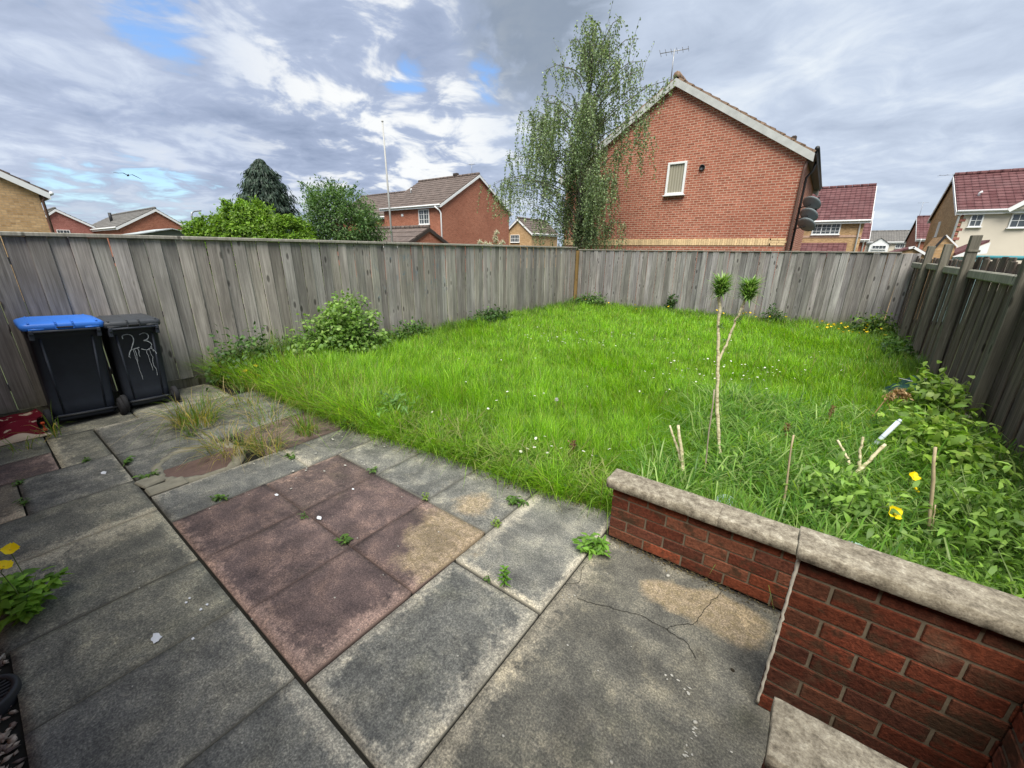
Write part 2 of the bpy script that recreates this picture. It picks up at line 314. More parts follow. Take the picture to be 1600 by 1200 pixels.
class MB:
    def __init__(s): s.v = []; s.f = []; s.mi = []; s.sm = []; s.t = []; s.r = []; s.tint = (1, 1, 1); s.rnd = (0, 0, 0); s.m = 0
    def _add(s, vs, fs, smooth=False):
        b = len(s.v); s.v += [tuple(v) for v in vs]; s.t += [s.tint]*len(vs); s.r += [s.rnd]*len(vs)
        for f in fs: s.f.append(tuple(i+b for i in f)); s.mi.append(s.m); s.sm.append(smooth)
    def box(s, c, d, rot=None, ch=0.0):
        c = Vector(c); hx, hy, hz = d[0]/2, d[1]/2, d[2]/2
        if ch <= 0:
            vs = [Vector((x*hx, y*hy, z*hz)) for x in (-1, 1) for y in (-1, 1) for z in (-1, 1)]
            fs = [(0, 1, 3, 2), (4, 6, 7, 5), (0, 4, 5, 1), (2, 3, 7, 6), (0, 2, 6, 4), (1, 5, 7, 3)]
        else:
            vs = []; idx = {}
            for x in (-1, 1):
                for y in (-1, 1):
                    for z in (-1, 1):
                        for a in range(3):
                            h = [hx-ch, hy-ch, hz-ch]; h[a] += ch
                            idx[(x, y, z, a)] = len(vs); vs.append(Vector((x*h[0], y*h[1], z*h[2])))
            g = lambda x, y, z, a: idx[(x, y, z, a)]
            fs = []
            for q in (-1, 1):
                f = [g(q, -1, -1, 0), g(q, 1, -1, 0), g(q, 1, 1, 0), g(q, -1, 1, 0)]; fs.append(f if q > 0 else f[::-1])
                f = [g(-1, q, -1, 1), g(-1, q, 1, 1), g(1, q, 1, 1), g(1, q, -1, 1)]; fs.append(f if q > 0 else f[::-1])
                f = [g(-1, -1, q, 2), g(1, -1, q, 2), g(1, 1, q, 2), g(-1, 1, q, 2)]; fs.append(f if q > 0 else f[::-1])
            for a in (-1, 1):
                for b in (-1, 1):
                    f = [g(a, b, -1, 0), g(a, b, -1, 1), g(a, b, 1, 1), g(a, b, 1, 0)]; fs.append(f if a*b > 0 else f[::-1])
                    f = [g(-1, a, b, 1), g(-1, a, b, 2), g(1, a, b, 2), g(1, a, b, 1)]; fs.append(f[::-1] if a*b > 0 else f)
                    f = [g(a, -1, b, 0), g(a, -1, b, 2), g(a, 1, b, 2), g(a, 1, b, 0)]; fs.append(f if a*b < 0 else f[::-1])
                    for z in (-1, 1):
                        f = [g(a, b, z, 0), g(a, b, z, 1), g(a, b, z, 2)]; fs.append(f if a*b*z > 0 else f[::-1])
        if rot is not None: vs = [rot @ v for v in vs]
        s._add([v + c for v in vs], fs)
    def beam(s, p, q, w, h, ch=0.0, up=(0, 0, 1)):
        p = Vector(p); q = Vector(q); d = q-p; L = d.length; x = d/L
        u = Vector(up); y = u.cross(x)
        if y.length < 1e-4: y = Vector((0, 1, 0)).cross(x)
        y.normalize(); z = x.cross(y)
        rot = Matrix((x, y, z)).transposed()
        s.box((p+q)/2, (L, w, h), rot, ch)
    def tube(s, pts, rad, n=8, cap=True):
        pts = [Vector(p) for p in pts]; rad = rad if isinstance(rad, (list, tuple)) else [rad]*len(pts)
        vs = []; prev = None
        for i, p in enumerate(pts):
            d = (pts[min(i+1, len(pts)-1)] - pts[max(i-1, 0)]).normalized()
            if prev is None:
                a = Vector((0, 0, 1)) if abs(d.z) < 0.9 else Vector((1, 0, 0)); u = d.cross(a).normalized()
            else: u = (prev - d*prev.dot(d)).normalized()
            prev = u; w = d.cross(u)
            for k in range(n):
                an = 2*math.pi*k/n; vs.append(p + (u*math.cos(an) + w*math.sin(an))*rad[i])
        fs = []
        for i in range(len(pts)-1):
            for k in range(n): fs.append((i*n+k, i*n+(k+1) % n, (i+1)*n+(k+1) % n, (i+1)*n+k))
        if cap: fs.append(tuple(range(n))[::-1]); fs.append(tuple((len(pts)-1)*n+k for k in range(n)))
        s._add(vs, fs, True)
    def lathe(s, prof, c=(0, 0, 0), n=24, rot=None):
        c = Vector(c); vs = []; fs = []
        for r, z in prof:
            for k in range(n):
                v = Vector((r*math.cos(2*math.pi*k/n), r*math.sin(2*math.pi*k/n), z)); vs.append((rot @ v if rot is not None else v) + c)
        for i in range(len(prof)-1):
            for k in range(n): fs.append((i*n+k, i*n+(k+1) % n, (i+1)*n+(k+1) % n, (i+1)*n+k))
        s._add(vs, fs, True)
    def prism(s, poly, vec):            # poly: 3D points, extruded by vec
        n = len(poly); vec = Vector(vec); a = [Vector(p) for p in poly]; b = [p+vec for p in a]
        fs = [tuple(range(n))[::-1], tuple(range(n, 2*n))] + [(i, (i+1) % n, n+(i+1) % n, n+i) for i in range(n)]
        s._add(a+b, fs)
    def poly(s, pts): s._add(pts, [tuple(range(len(pts)))])
    def build(s, name, mats, parent=None, uv=False, attrs=False):
        k = {}
        for i, f in enumerate(s.f): k.setdefault(len(f), []).append(i)
        order = [i for L in k.values() for i in L]
        groups = [np.array([s.f[i] for i in L]) for L in k.values()]
        at = {'Tint': np.array(s.t), 'Rnd': np.array(s.r)} if attrs else None
        return np_mesh(name, s.v, groups, mats, parent, at, np.array([s.sm[i] for i in order]), np.array([s.mi[i] for i in order]), uv)
rng = np.random.default_rng(7)
rd = random.Random(11)
def unit(a): return a/np.maximum(np.linalg.norm(a, axis=-1, keepdims=True), 1e-9)
def blades_np(base, h, w, lean, az, curl=0.0):
    """curved tapering blades; lean = horizontal reach as fraction of h"""
    n = len(base); ld = np.stack([np.cos(az), np.sin(az), np.zeros(n)], 1); a2 = az + np.pi/2 + rng.normal(0, 0.5, n)
    sd = np.stack([np.cos(a2), np.sin(a2), np.zeros(n)], 1); V = np.zeros((n, 7, 3), np.float32)
    for k, (tt, ws) in enumerate(((0, 0.8), (0.38, 1.0), (0.74, 0.72))):
        up = h*(tt - 0.42*lean*tt**2.2); out = h*lean*tt**1.8
        p = base + ld*out[:, None]; p[:, 2] += up
        V[:, 2*k] = p - sd*(w*ws/2)[:, None]; V[:, 2*k+1] = p + sd*(w*ws/2)[:, None]
    p = base + ld*(h*lean)[:, None]; p[:, 2] += h*np.maximum(1 - 0.42*lean - curl*lean, 0.05); V[:, 6] = p
    i = (np.arange(n)*7)[:, None]
    q = np.concatenate([i+np.array([[0, 1, 3, 2]]), i+np.array([[2, 3, 5, 4]])]); tr = i+np.array([[4, 5, 6]])
    return V.reshape(-1, 3), [q, tr], 7
def leaves_np(P, D, N, L, W, droop=0.25):
    n = len(P); D = unit(D); Sd = unit(np.cross(D, N)); Nn = np.cross(Sd, D)
    L = np.broadcast_to(L, n)[:, None]; Wd = np.broadcast_to(W, n)[:, None]; V = np.zeros((n, 6, 3), np.float32)
    V[:, 0] = P
    m1 = P + D*L*0.36 + Nn*L*0.05; m2 = P + D*L*0.72 - Nn*L*droop*0.35
    V[:, 1] = m1 - Sd*Wd*0.5; V[:, 2] = m1 + Sd*Wd*0.5; V[:, 3] = m2 - Sd*Wd*0.36; V[:, 4] = m2 + Sd*Wd*0.36
    V[:, 5] = P + D*L - Nn*L*droop
    i = (np.arange(n)*6)[:, None]
    return V.reshape(-1, 3), [i+np.array([[0, 2, 1], [3, 4, 5]][:1]), i+np.array([[3, 4, 5]]), i+np.array([[1, 2, 4, 3]])], 6
def pick_cols(n, cols, var=0.18, wts=None):
    cols = np.array(cols); c = cols[rng.choice(len(cols), n, p=wts)]
    return c*(1+rng.normal(0, var, (n, 1))).clip(0.4, 1.7)
def leafobj(name, P, D, N, L, W, cols, mat, parent=None, var=0.18, droop=0.25):
    V, g, k = leaves_np(P, D, N, L, W, droop); c = np.repeat(pick_cols(len(P), cols, var), k, 0)
    return np_mesh(name, V, g, mat, parent, {'Col': c}, True)
def bladeobj(name, base, h, w, lean, az, cols, mat, parent=None, var=0.15, curl=0.0, wts=None, colarr=None):
    V, g, k = blades_np(base, h, w, lean, az, curl)
    c = np.repeat(pick_cols(len(base), cols, var, wts) if colarr is None else colarr, k, 0)
    return np_mesh(name, V, g, mat, parent, {'Col': c}, True)
def rand_dir(n): return unit(rng.normal(0, 1, (n, 3)))
def join_np(items):
    """items: list of (verts, groups, cols) -> one"""
    vs, gs, cs, b = [], [], [], 0
    for V, g, c in items:
        vs.append(V); cs.append(c); gs += [x+b for x in g]; b += len(V)
    return np.concatenate(vs), gs, np.concatenate(cs)
# ================================================================== SETTING
mb = MB(); mb.box((0, 40, -0.31), (500, 500, 0.4)); tag(mb.build('ground', M_GROUND), 'rough ground beneath and beyond the garden', 'ground', kind='structure')
# patio of slabs -----------------------------------------------------
GREY = (0.152, 0.151, 0.136); GREY2 = (0.130, 0.131, 0.121); GREEN = (0.162, 0.158, 0.130); RED = (0.118, 0.084, 0.079); RED2 = (0.126, 0.092, 0.084); CONC = (0.132, 0.127, 0.108); BUFF = (0.165, 0.14, 0.105)
slabs = [
 (-1.47, -0.815, -0.27, 0.448, GREY2, {'y1': .08, 'x1': .06}), (-2.065, -1.48, -0.27, 0.448, GREY, {'y1': .07}), (-2.62, -2.075, -0.27, 0.448, GREEN, {}),
 (-3.41, -2.635, -0.3, 0.448, GREEN, {'y1': .05, 'x0': .25}), (-4.025, -3.42, -0.35, 0.448, GREEN, {'x1': .1}), (-4.715, -4.035, -0.10, 0.448, GREY, {'y1': .04}), (-4.715, -4.035, -0.6, -0.11, BUFF, {'x1': .2}),
 (-5.19, -4.73, -0.6, 0.125, RED2, {'y1': .05}), (-5.60, -4.73, 0.14, 0.448, GREEN, {'y0': .1}), (-6.4, -5.2, -0.6, 0.13, GREEN, {}), (-6.4, -5.61, 0.14, 0.8, GREEN, {}),
 (-5.60, -4.71, 0.466, 1.06, GREY, {'x0': .1}), (-4.70, -4.055, 0.466, 1.09, GREY2, {'y1': .05}), (-6.4, -5.61, 0.81, 1.7, GREEN, {}),
 (-3.64, -3.18, 0.466, 1.39, GREY2, {'x0': .06, 'y1': .04}), (-3.64, -3.18, 1.40, 2.12, GREY, {'y0': .06}), (-5.60, -4.71, 1.075, 2.0, GREY2, {}), (-4.70, -4.36, 1.11, 2.0, GREY2, {}), (-4.35, -3.655, 1.27, 2.1, RED2, {}),
 (-3.165, -2.61, 0.466, 1.05, RED, {'y0': .07}), (-2.60, -2.01, 0.466, 1.05, RED, {'y0': .06}), (-2.0, -1.435, 0.466, 1.05, RED, {'y0': .11, 'x1': .12}),
 (-3.165, -2.61, 1.06, 1.66, RED2, {'x0': .04}), (-2.60, -2.01, 1.06, 1.66, RED, {}), (-2.0, -1.435, 1.06, 1.66, RED, {'x1': .12, 'y1': .1}),
 (-3.165, -2.61, 1.675, 2.3, GREY, {'x0': .04}), (-2.60, -2.01, 1.675, 2.3, GREY2, {}), (-2.0, -1.435, 1.675, 2.35, GREY, {}),
 (-1.415, -0.815, 0.466, 1.35, GREY2, {'x0': .09, 'x1': .12, 'y0': .06, 'y1': .05}), (-1.415, -0.815, 1.37, 2.4, GREY, {'x0': .1, 'x1': .05, 'y0': .05}),
 (-0.80, 1.0, -0.6, 2.12, CONC, {'x0': .12})]
V, Q, T, Wn = [], [], [], []; nb = 0
for si, (x0, x1, y0, y1, tint, worn) in enumerate(slabs):
    r = np.random.default_rng(si+50)
    nx = max(3, int((x1-x0)/0.04)); ny = max(3, int((y1-y0)/0.04))
    X, Y = np.meshgrid(np.linspace(x0, x1, nx+1), np.linspace(y0, y1, ny+1), indexing='ij')
    big = si == len(slabs)-1
    tilt = r.normal(0, 0.003, 3)*(0 if big else 1)
    Z = tilt[0]*0.6 + tilt[1]*(X-(x0+x1)/2) + tilt[2]*(Y-(y0+y1)/2)
    edge = np.minimum(np.minimum(X-x0, x1-X), np.minimum(Y-y0, y1-Y))
    Z = Z - 0.003*np.exp(-edge/0.008) + (0 if big else r.normal(0, .0018))
    wr = np.zeros_like(X); wg = np.zeros_like(X); wb = np.zeros_like(X)
    for k, wd in worn.items():
        d = {'x0': X-x0, 'x1': x1-X, 'y0': Y-y0, 'y1': y1-Y}[k]; wr = np.maximum(wr, np.exp(-(d/wd)**1.5))
    if tint in (RED, RED2) and 1.0 < y0 and x0 > -2.05:     # buff worn corner of one red slab
        wg = np.maximum(wg, 1.7*np.clip(1 - np.hypot((x1-X)/0.42, (y1-Y)/0.50)*0.62, 0, 1))
    if si == 27: wg = 0.75*np.exp(-((X+1.7)**2+(Y-1.85)**2)/0.06)
    if si == 29: wg = 0.6*np.exp(-((X-x0)**2+(Y-1.5)**2)/0.03)
    if tint == BUFF: wg = wg + 0.25
    if si in (3, 4): wg = wg + 0.45*np.exp(-((X+3.45)**2)/0.05)
    if big:
        wg = 0.95*np.exp(-((X+0.33)**2/0.03+(Y-1.86)**2/0.018)) + 0.9*np.exp(-((X+0.10)**2/0.02+(Y-1.92)**2/0.02)) + 0.75*np.exp(-((X-0.06)**2/0.012+(Y-1.9)**2/0.05)) + 0.5*np.exp(-((X+0.02)**2/0.03+(Y-0.9)**2/0.03)) + 0.3*np.exp(-((X+0.45)**2/0.02+(Y-0.9)**2/0.1))
        wb = 0.95*np.exp(-np.abs(Y-2.12)/0.06)*(X > -0.78) + 0.8*np.exp(-((X-0.12)**2/0.006+(Y-1.42)**2/0.02)) + 0.6*np.exp(-((X+0.42)**2/0.02+(Y-1.48)**2/0.012)) + 0.55*np.exp(-((X-0.02)**2/0.003+(Y-1.2)**2/0.12)) + 0.6*np.exp(-((X+0.10)**2/0.006+(Y-1.60)**2/0.012))
        wr = np.maximum(wr, 0.5*np.exp(-((X+0.3)**2+(Y-0.7)**2)/0.2))
    P = np.stack([X, Y, Z], -1).reshape(-1, 3); idx = nb + np.arange(len(P)).reshape(nx+1, ny+1)
    V.append(P); T.append(np.tile(np.array(tint)*(1+r.normal(0, .07)), (len(P), 1))); Wn.append(np.stack([wr, wg, wb], -1).reshape(-1, 3))
    Q.append(np.stack([idx[:-1, :-1], idx[1:, :-1], idx[1:, 1:], idx[:-1, 1:]], -1).reshape(-1, 4)); nb += len(P)
    ring = np.concatenate([idx[:-1, 0], idx[-1, :-1], idx[:0:-1, -1], idx[0, :0:-1]])
    sk = P[ring-idx[0, 0]].copy(); sk[:, 2] = -0.05; sk[:, 0] += 0.004*np.sign((x0+x1)/2-sk[:, 0]); sk[:, 1] += 0.004*np.sign((y0+y1)/2-sk[:, 1]); V.append(sk); T.append(np.tile(np.array(tint)*0.6, (len(sk), 1))); Wn.append(np.zeros((len(sk), 3)))
    a = ring; b = nb+np.arange(len(ring)); Q.append(np.stack([a, b, np.roll(b, -1), np.roll(a, -1)], -1)); nb += len(sk)
patio = empty('patio', (0, 0, 0), 'paved patio of grey and dull red concrete slabs', 'patio'); patio['kind'] = 'structure'
np_mesh('paving', np.concatenate(V), [np.concatenate(Q)], M_SLAB, patio, {'Tint': np.concatenate(T), 'Worn': np.concatenate(Wn)})
mb = MB(); mb.poly([(-6.44, -0.62, -0.032), (1.0, -0.62, -0.032), (1.0, 2.14, -0.032), (-0.8, 2.42, -0.032), (-3.2, 2.25, -0.032), (-6.44, 1.75, -0.032)])
mb.build('joint_bed', M_JOINT, patio)
# cracks in the big concrete slab
CRACKS = [[(-0.797, 1.593), (-0.743, 1.656), (-0.778, 1.779)], [(-0.706, 1.548), (-0.564, 1.59), (-0.396, 1.65), (-0.269, 1.651), (-0.161, 1.635), (-0.113, 1.577)], [(-0.269, 1.651), (-0.249, 1.688), (-0.168, 1.762), (-0.153, 1.815), (-0.129, 1.93), (-0.092, 2.078)]]
def ribbon(mb, pts, w, z, seed):
    r = random.Random(seed); L = [(Vector((a[0], a[1], z)), Vector((b[0], b[1], z))) for a, b in zip(pts, pts[1:])]
    fine = []
    for a, b in L:
        n = max(2, int((b-a).length/0.02))
        for i in range(n): fine.append(a.lerp(b, i/n) + Vector((r.gauss(0, .003), r.gauss(0, .003), 0)))
    fine.append(L[-1][1])
    for i in range(len(fine)-1):
        d = (fine[i+1]-fine[i]).normalized(); s = Vector((-d.y, d.x, 0)); w0 = w*(0.6+0.6*r.random())
        mb.poly([fine[i]-s*w/2, fine[i+1]-s*w0/2, fine[i+1]+s*w0/2, fine[i]+s*w/2])
mb = MB()
ribbon(mb, CRACKS[1], 0.0032, 0.0035, 1); ribbon(mb, CRACKS[2], 0.003, 0.0035, 2); ribbon(mb, CRACKS[0], 0.0026, 0.0035, 3)
mb.build('crack', M_JOINT, patio)
# pale mortar patch round the cover, flecks of lichen and paint
M_CREAMFLECK = plain('pale_fleck', (0.42, 0.41, 0.36), 0.9, 0.2, 30); M_WHITEFLECK = plain('white_splash', (0.66, 0.68, 0.70), 0.8, 0.15, 30)
def blob(mb, x, y, rx, ry, z, n=11, r=rd, th=0.0):
    pts = []
    a0 = r.random()*6
    for k in range(n):
        a = a0+2*math.pi*k/n; q = 0.65+0.55*r.random(); u, v = rx*q*math.cos(a), ry*q*math.sin(a)
        pts.append((x+u*math.cos(th)-v*math.sin(th), y+u*math.sin(th)+v*math.cos(th), z))
    if th != 99 and n > 3: mb.prism(pts, (0, 0, 0.0012))
mb = MB()
for k in range(55):
    x = rd.uniform(-3.8, 0.1); y = rd.uniform(0.0, 2.0); s = rd.uniform(0.002, 0.006); blob(mb, x, y, s, s*0.7, 0.0045, 7)
for x, y in ((-0.75, 1.54), (-0.73, 1.52), (-0.71, 1.53), (-0.17, 1.43), (-0.15, 1.415), (-0.12, 1.40), (-0.10, 1.39), (-0.045, 1.28), (-0.04, 1.24), (-0.05, 1.21), (-0.03, 1.19), (-0.045, 1.16)): [blob(mb, x+rd.gauss(0, .018), y+rd.gauss(0, .018), rd.uniform(.003, .008), rd.uniform(.002, .005), 0.0045, 9) for _ in range(2)]
for k in range(22): blob(mb, rd.uniform(-3.6, -2.7), rd.uniform(1.1, 2.1), rd.uniform(.005, .014), rd.uniform(.004, .010), 0.0045, 10)
mb.build('lichen_fleck', M_CREAMFLECK, patio)['kind'] = 'stuff'
mb = MB(); blob(mb, -2.17, 0.145, 0.035, 0.02, 0.0055, 13); 
for x, y in ((-2.32, 0.32), (-2.30, 0.30), (-2.20, 0.36), (-2.19, 0.33), (-2.03, 0.25)): blob(mb, x, y, 0.010, 0.006, 0.0055, 9)
for x, y, s in ((-2.42, 1.08, .03), (-2.93, 1.03, .022), (-2.55, 1.42, .015), (-4.35, 0.33, 0.03)): blob(mb, x, y, s, s*.55, 0.0055, 12)
mb.build('bird_dropping', M_WHITEFLECK, patio)
# lawn soil
mb = MB(); mb.prism([(-6.4, 1.72, -0.06), (-5.6, 1.98, -0.06), (-3.2, 2.12, -0.06), (-1.4, 2.3, -0.06), (-0.8, 2.36, -0.06), (-0.78, 2.2, -0.06), (0.45, 2.2, -0.06), (0.45, 1.64, -0.06), (1.55, 1.64, -0.06), (1.55, 12.18, -0.06), (-6.4, 12.18, -0.06)], (0, 0, 0.066))
tag(mb.build('lawn_soil', M_THATCH), 'mossy thatch under the overgrown lawn', 'soil', kind='structure')
# ================================================================== FENCES
def board(mb, x, y, z0, z1, w, th, axis, lean=0.0, ch=0.0045):
    g = rd.uniform(0.70, 1.25); mb.tint = (g*rd.uniform(.98, 1.03), g, g*rd.uniform(.95, 1.03)); mb.rnd = (rd.random(), rd.random(), rd.random())
    rot = Matrix.Rotation(lean, 3, 'X' if axis == 'y' else 'Y')
    mb.box((x, y, (z0+z1)/2), (th, w, z1-z0) if axis == 'y' else (w, th, z1-z0), rot, ch)
f1 = empty('board_fence', (-6.45, 5, 0), 'long silver-grey board fence along the left, behind the wheelie bins', 'fence')
mb = MB(); y = -3.0; k = 0
while y < 12.12:
    w = rd.uniform(0.148, 0.158); board(mb, -6.47 + (0.009 if k % 2 else -0.009)+rd.gauss(0, .002), y+w/2, 0.10, 1.835+rd.uniform(-.006, .004), w+.001-rd.uniform(0.0, .0045), 0.016, 'y', rd.gauss(0, 0.004)); y += w; k += 1
def reparent(o, p):
    o.parent = p; o.matrix_parent_inverse = Matrix.Translation(-p.location) ; return o
reparent(mb.build('board_panel', M_WOOD, None, attrs=True), f1)
mb = MB()
for a in np.arange(-3.0, 12.1, 2.4):
    b = min(a+2.39, 12.15); g = rd.uniform(.85, 1.1); mb.tint = (g, g, g); mb.rnd = (rd.random(),)*3; mb.box((-6.455, (a+b)/2, 1.855), (0.075, b-a, 0.04), None, 0.006)
reparent(mb.build('capping_rail', M_WOODCAP, None, attrs=True), f1)
mb = MB()
for a in np.arange(-3.0, 12.1, 2.0):
    b = min(a+1.99, 12.15); g = rd.uniform(.5, .7); mb.tint = (g, g, g*.9); mb.rnd = (rd.random(),)*3; mb.box((-6.475, (a+b)/2, 0.03), (0.03, b-a, 0.16), None, 0.004)
reparent(mb.build('gravel_board', M_WOOD, None, attrs=True), f1)
mb = MB()
for z in (0.35, 0.95, 1.6): mb.rnd = (rd.random(),)*3; mb.box((-6.53, 4.5, z), (0.08, 15, 0.07))
reparent(mb.build('rail', M_WOOD, None, attrs=True), f1)
f2 = empty('board_fence', (-2.4, 12.2, 0), 'grey board fence across the far end of the lawn', 'fence')
mb = MB(); x = -6.38; k = 0
while x < 1.56:
    w = rd.uniform(0.118, 0.15); board(mb, x+w/2, 12.21 + (0.010 if k % 2 else -0.010)+rd.gauss(0, .002), 0.06, 1.775+rd.uniform(-.006, .004), w+.001-rd.uniform(0.0, .0045), 0.016, 'x', rd.gauss(0, 0.006)); x += w; k += 1
reparent(mb.build('board_panel', M_WOODB, None, attrs=True), f2)
mb = MB()
for a in np.arange(-6.4, 1.2, 1.83):
    b = min(a+1.825, 1.3); g = rd.uniform(.7, .95); mb.tint = (g, g, g); mb.rnd = (rd.random(),)*3; mb.box(((a+b)/2, 12.205, 1.79), (b-a, 0.06, 0.028), None, 0.005)
reparent(mb.build('capping_rail', M_WOODCAP, None, attrs=True), f2)
mb = MB(); mb.box((-2.4, 12.215, 0.02), (7.8, 0.03, 0.12)); reparent(mb.build('gravel_board', M_WOODB, None, attrs=True), f2)
mb = MB(); mb.rnd = (.3, .6, .1); mb.box((-6.39, 12.13, 0.88), (0.085, 0.085, 1.76), None, 0.006); reparent(mb.build('post', M_NEWPOST, None, attrs=True), f2)
f3 = empty('post_and_rail_fence', (1.5, 7, 0), 'dark stained fence with tall posts and pale rails on the right', 'fence')
mb = MB(); y = 2.0; k = 0
while y < 12.15:
    w = rd.uniform(0.14, 0.16); board(mb, 1.575 + (0.010 if k % 2 else -0.010), y+w/2, 0.03, 1.71+rd.uniform(-.035, .03), w+.012, 0.018, 'y', rd.gauss(0, 0.006)); y += w; k += 1
reparent(mb.build('board_panel', M_WOODDARK, None, attrs=True), f3)
PO = [(10.55, 1.90), (9.15, 1.91), (7.75, 1.99), (5.74, 1.78), (3.7, 1.8)]
for k, (y, h) in enumerate(PO):
    mb = MB(); g = rd.uniform(.85, 1.1); mb.tint = (g, g, g); mb.rnd = (rd.random(), rd.random(), rd.random())
    mb.box((1.485, y, h/2), (0.095, 0.105, h), Matrix.Rotation(rd.gauss(0, .008), 3, 'Y'), 0.006)
    if k == 2: mb.box((1.48, y, 1.80), (0.112, 0.125, 0.03), None, 0.006)
    reparent(mb.build('post', M_POST, None, attrs=True), f3)
ends = [12.15]+[p[0] for p in PO]
for z, w in ((1.56, 0.10), (0.2, 0.09)):
    for a, b in zip(ends, ends[1:]):
        mb = MB(); g = rd.uniform(.85, 1.1) if z > 1 else rd.uniform(.55, .75); mb.tint = (g, g, g*.95); mb.rnd = (rd.random(), rd.random(), rd.random())
        dz = rd.uniform(-.012, .012); zb = z - (0.004*(12.2-b) if z > 1 else 0.012*(12.2-b)); za = z - (0.004*(12.2-a) if z > 1 else 0.012*(12.2-a))
        mb.beam((1.525, a-0.052, za+dz), (1.525, b+0.052, zb+dz), 0.07 if z > 1 else 0.10, w, 0.012)
        reparent(mb.build('rail', M_RAIL, None, attrs=True), f3)
mb = MB(); mb.tint = (.8, .8, .75); mb.rnd = (.2, .9, .4); mb.beam((1.44, 5.62, 0.19), (1.30, 6.75, 0.30), 0.09, 0.10, 0.015); reparent(mb.build('broken_rail', M_RAIL, None, attrs=True), f3)
# ================================================================== LOW BRICK WALLS
BR = [(0.165, 0.045, 0.024), (0.125, 0.038, 0.022), (0.195, 0.055, 0.028), (0.105, 0.038, 0.024), (0.145, 0.055, 0.032)]
def brick_wall(root, x0, x1, y0, y1, courses, face, z0=0.0, half0=False, pale=1.0):
    """brickwork with real bricks along x (face '-y') or along y (face '-x')"""
    mb = MB(); mm = MB()
    a0, a1 = (x0, x1) if face == '-y' else (y0, y1)
    for c in range(courses):
        z = z0 + c*0.075 + 0.0375; a = a0 - (0.1125 if (c + half0) % 2 else 0.0)
        while a < a1 - 0.02:
            s, e = max(a, a0), min(a+0.215, a1); a += 0.225
            if e-s < 0.03: continue
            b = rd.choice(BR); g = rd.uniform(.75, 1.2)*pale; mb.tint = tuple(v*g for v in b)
            j = max(-.001, min(.001, rd.gauss(0, .0006)))
            rot = Matrix.Rotation(rd.gauss(0, .003), 3, 'Z') @ Matrix.Rotation(rd.gauss(0, .005), 3, 'Y' if face == '-y' else 'X')
            if face == '-y': mb.box(((s+e)/2, (y0+y1)/2 + j, z), (e-s, y1-y0, 0.066), rot, 0.0035)
            else: mb.box(((x0+x1)/2 + j, (s+e)/2, z), (x1-x0, e-s, 0.064), rot, 0.006)
    if face == '-y': mm.box(((x0+x1)/2, (y0+y1)/2, z0+courses*0.0375), (x1-x0-0.010, y1-y0-0.010, courses*0.075-0.002))
    else: mm.box(((x0+x1)/2, (y0+y1)/2, z0+courses*0.0375), (x1-x0-0.010, y1-y0-0.010, courses*0.075-0.002))
    reparent(mb.build('brickwork', M_OLDBRICK, None, attrs=True), root); reparent(mm.build('mortar', M_MORTAR, None), root)
def rough_slab(name, x0, x1, y0, y1, z0, z1, mat, root, seed, ch=0.0035):
    r = np.random.default_rng(seed); nx, ny = max(4, int((x1-x0)/0.02)), max(4, int((y1-y0)/0.02))
    xs = np.linspace(x0, x1, nx+1); ys = np.linspace(y0, y1, ny+1); X, Y = np.meshgrid(xs, ys, indexing='ij')
    Z = np.full_like(X, z1) + r.normal(0, .0009, X.shape)
    Z[0] -= ch*.6; Z[-1] -= ch*.6; Z[:, 0] -= ch*.6; Z[:, -1] -= ch*.6
    P = np.stack([X, Y, Z], -1).reshape(-1, 3); idx = np.arange(len(P)).reshape(nx+1, ny+1)
    q = [np.stack([idx[:-1, :-1], idx[1:, :-1], idx[1:, 1:], idx[:-1, 1:]], -1).reshape(-1, 4)]
    ring = np.concatenate([idx[:-1, 0], idx[-1, :-1], idx[:0:-1, -1], idx[0, :0:-1]]); cx, cy = (x0+x1)/2, (y0+y1)/2
    V = [P]; prev = ring; n = len(P)
    for zl, off in ((z1-ch, 0.003), (z0+ch, 0.003), (z0, 0.0)):
        sk = P[ring].copy(); sk[:, 0] += np.sign(sk[:, 0]-cx)*np.where((np.abs(sk[:, 0]-x0) < 1e-6) | (np.abs(sk[:, 0]-x1) < 1e-6), off, 0) + r.normal(0, .0008, len(sk))
        sk[:, 1] += np.sign(sk[:, 1]-cy)*np.where((np.abs(sk[:, 1]-y0) < 1e-6) | (np.abs(sk[:, 1]-y1) < 1e-6), off, 0) + r.normal(0, .0008, len(sk)); sk[:, 2] = zl
        cur = n+np.arange(len(ring)); V.append(sk); q.append(np.stack([prev, cur, np.roll(cur, -1), np.roll(prev, -1)], -1)); prev = cur; n += len(sk)
    bot = prev[::-1]
    o = np_mesh(name, np.concatenate(V), [np.concatenate(q), bot[None, :]], mat, None); return reparent(o, root)
w1 = empty('garden_wall', (-0.3, 2.17, 0), 'low red brick wall with stone coping at the lawn edge, farther of the coped walls', 'wall')
brick_wall(w1, -0.775, 0.30, 2.12, 2.215, 5, '-y')
rough_slab('coping_stone', -0.80, -0.183, 2.075, 2.225, 0.378, 0.438, M_COPING, w1, 1); rough_slab('coping_stone', -0.177, 0.30, 2.075, 2.225, 0.378, 0.438, M_COPING, w1, 2)
w2 = empty('garden_wall', (0.4, 1.57, 0), 'tall red brick wall with stone coping and white mortar line down its left corner', 'wall')
brick_wall(w2, 0.135, 0.86, 1.52, 1.615, 10, '-y', 0.0, True, 0.66)  # brick colour darkened to stand in for shade by the house
rough_slab('coping_stone', 0.125, 0.90, 1.488, 1.63, 0.753, 0.803, M_COPING, w2, 3)
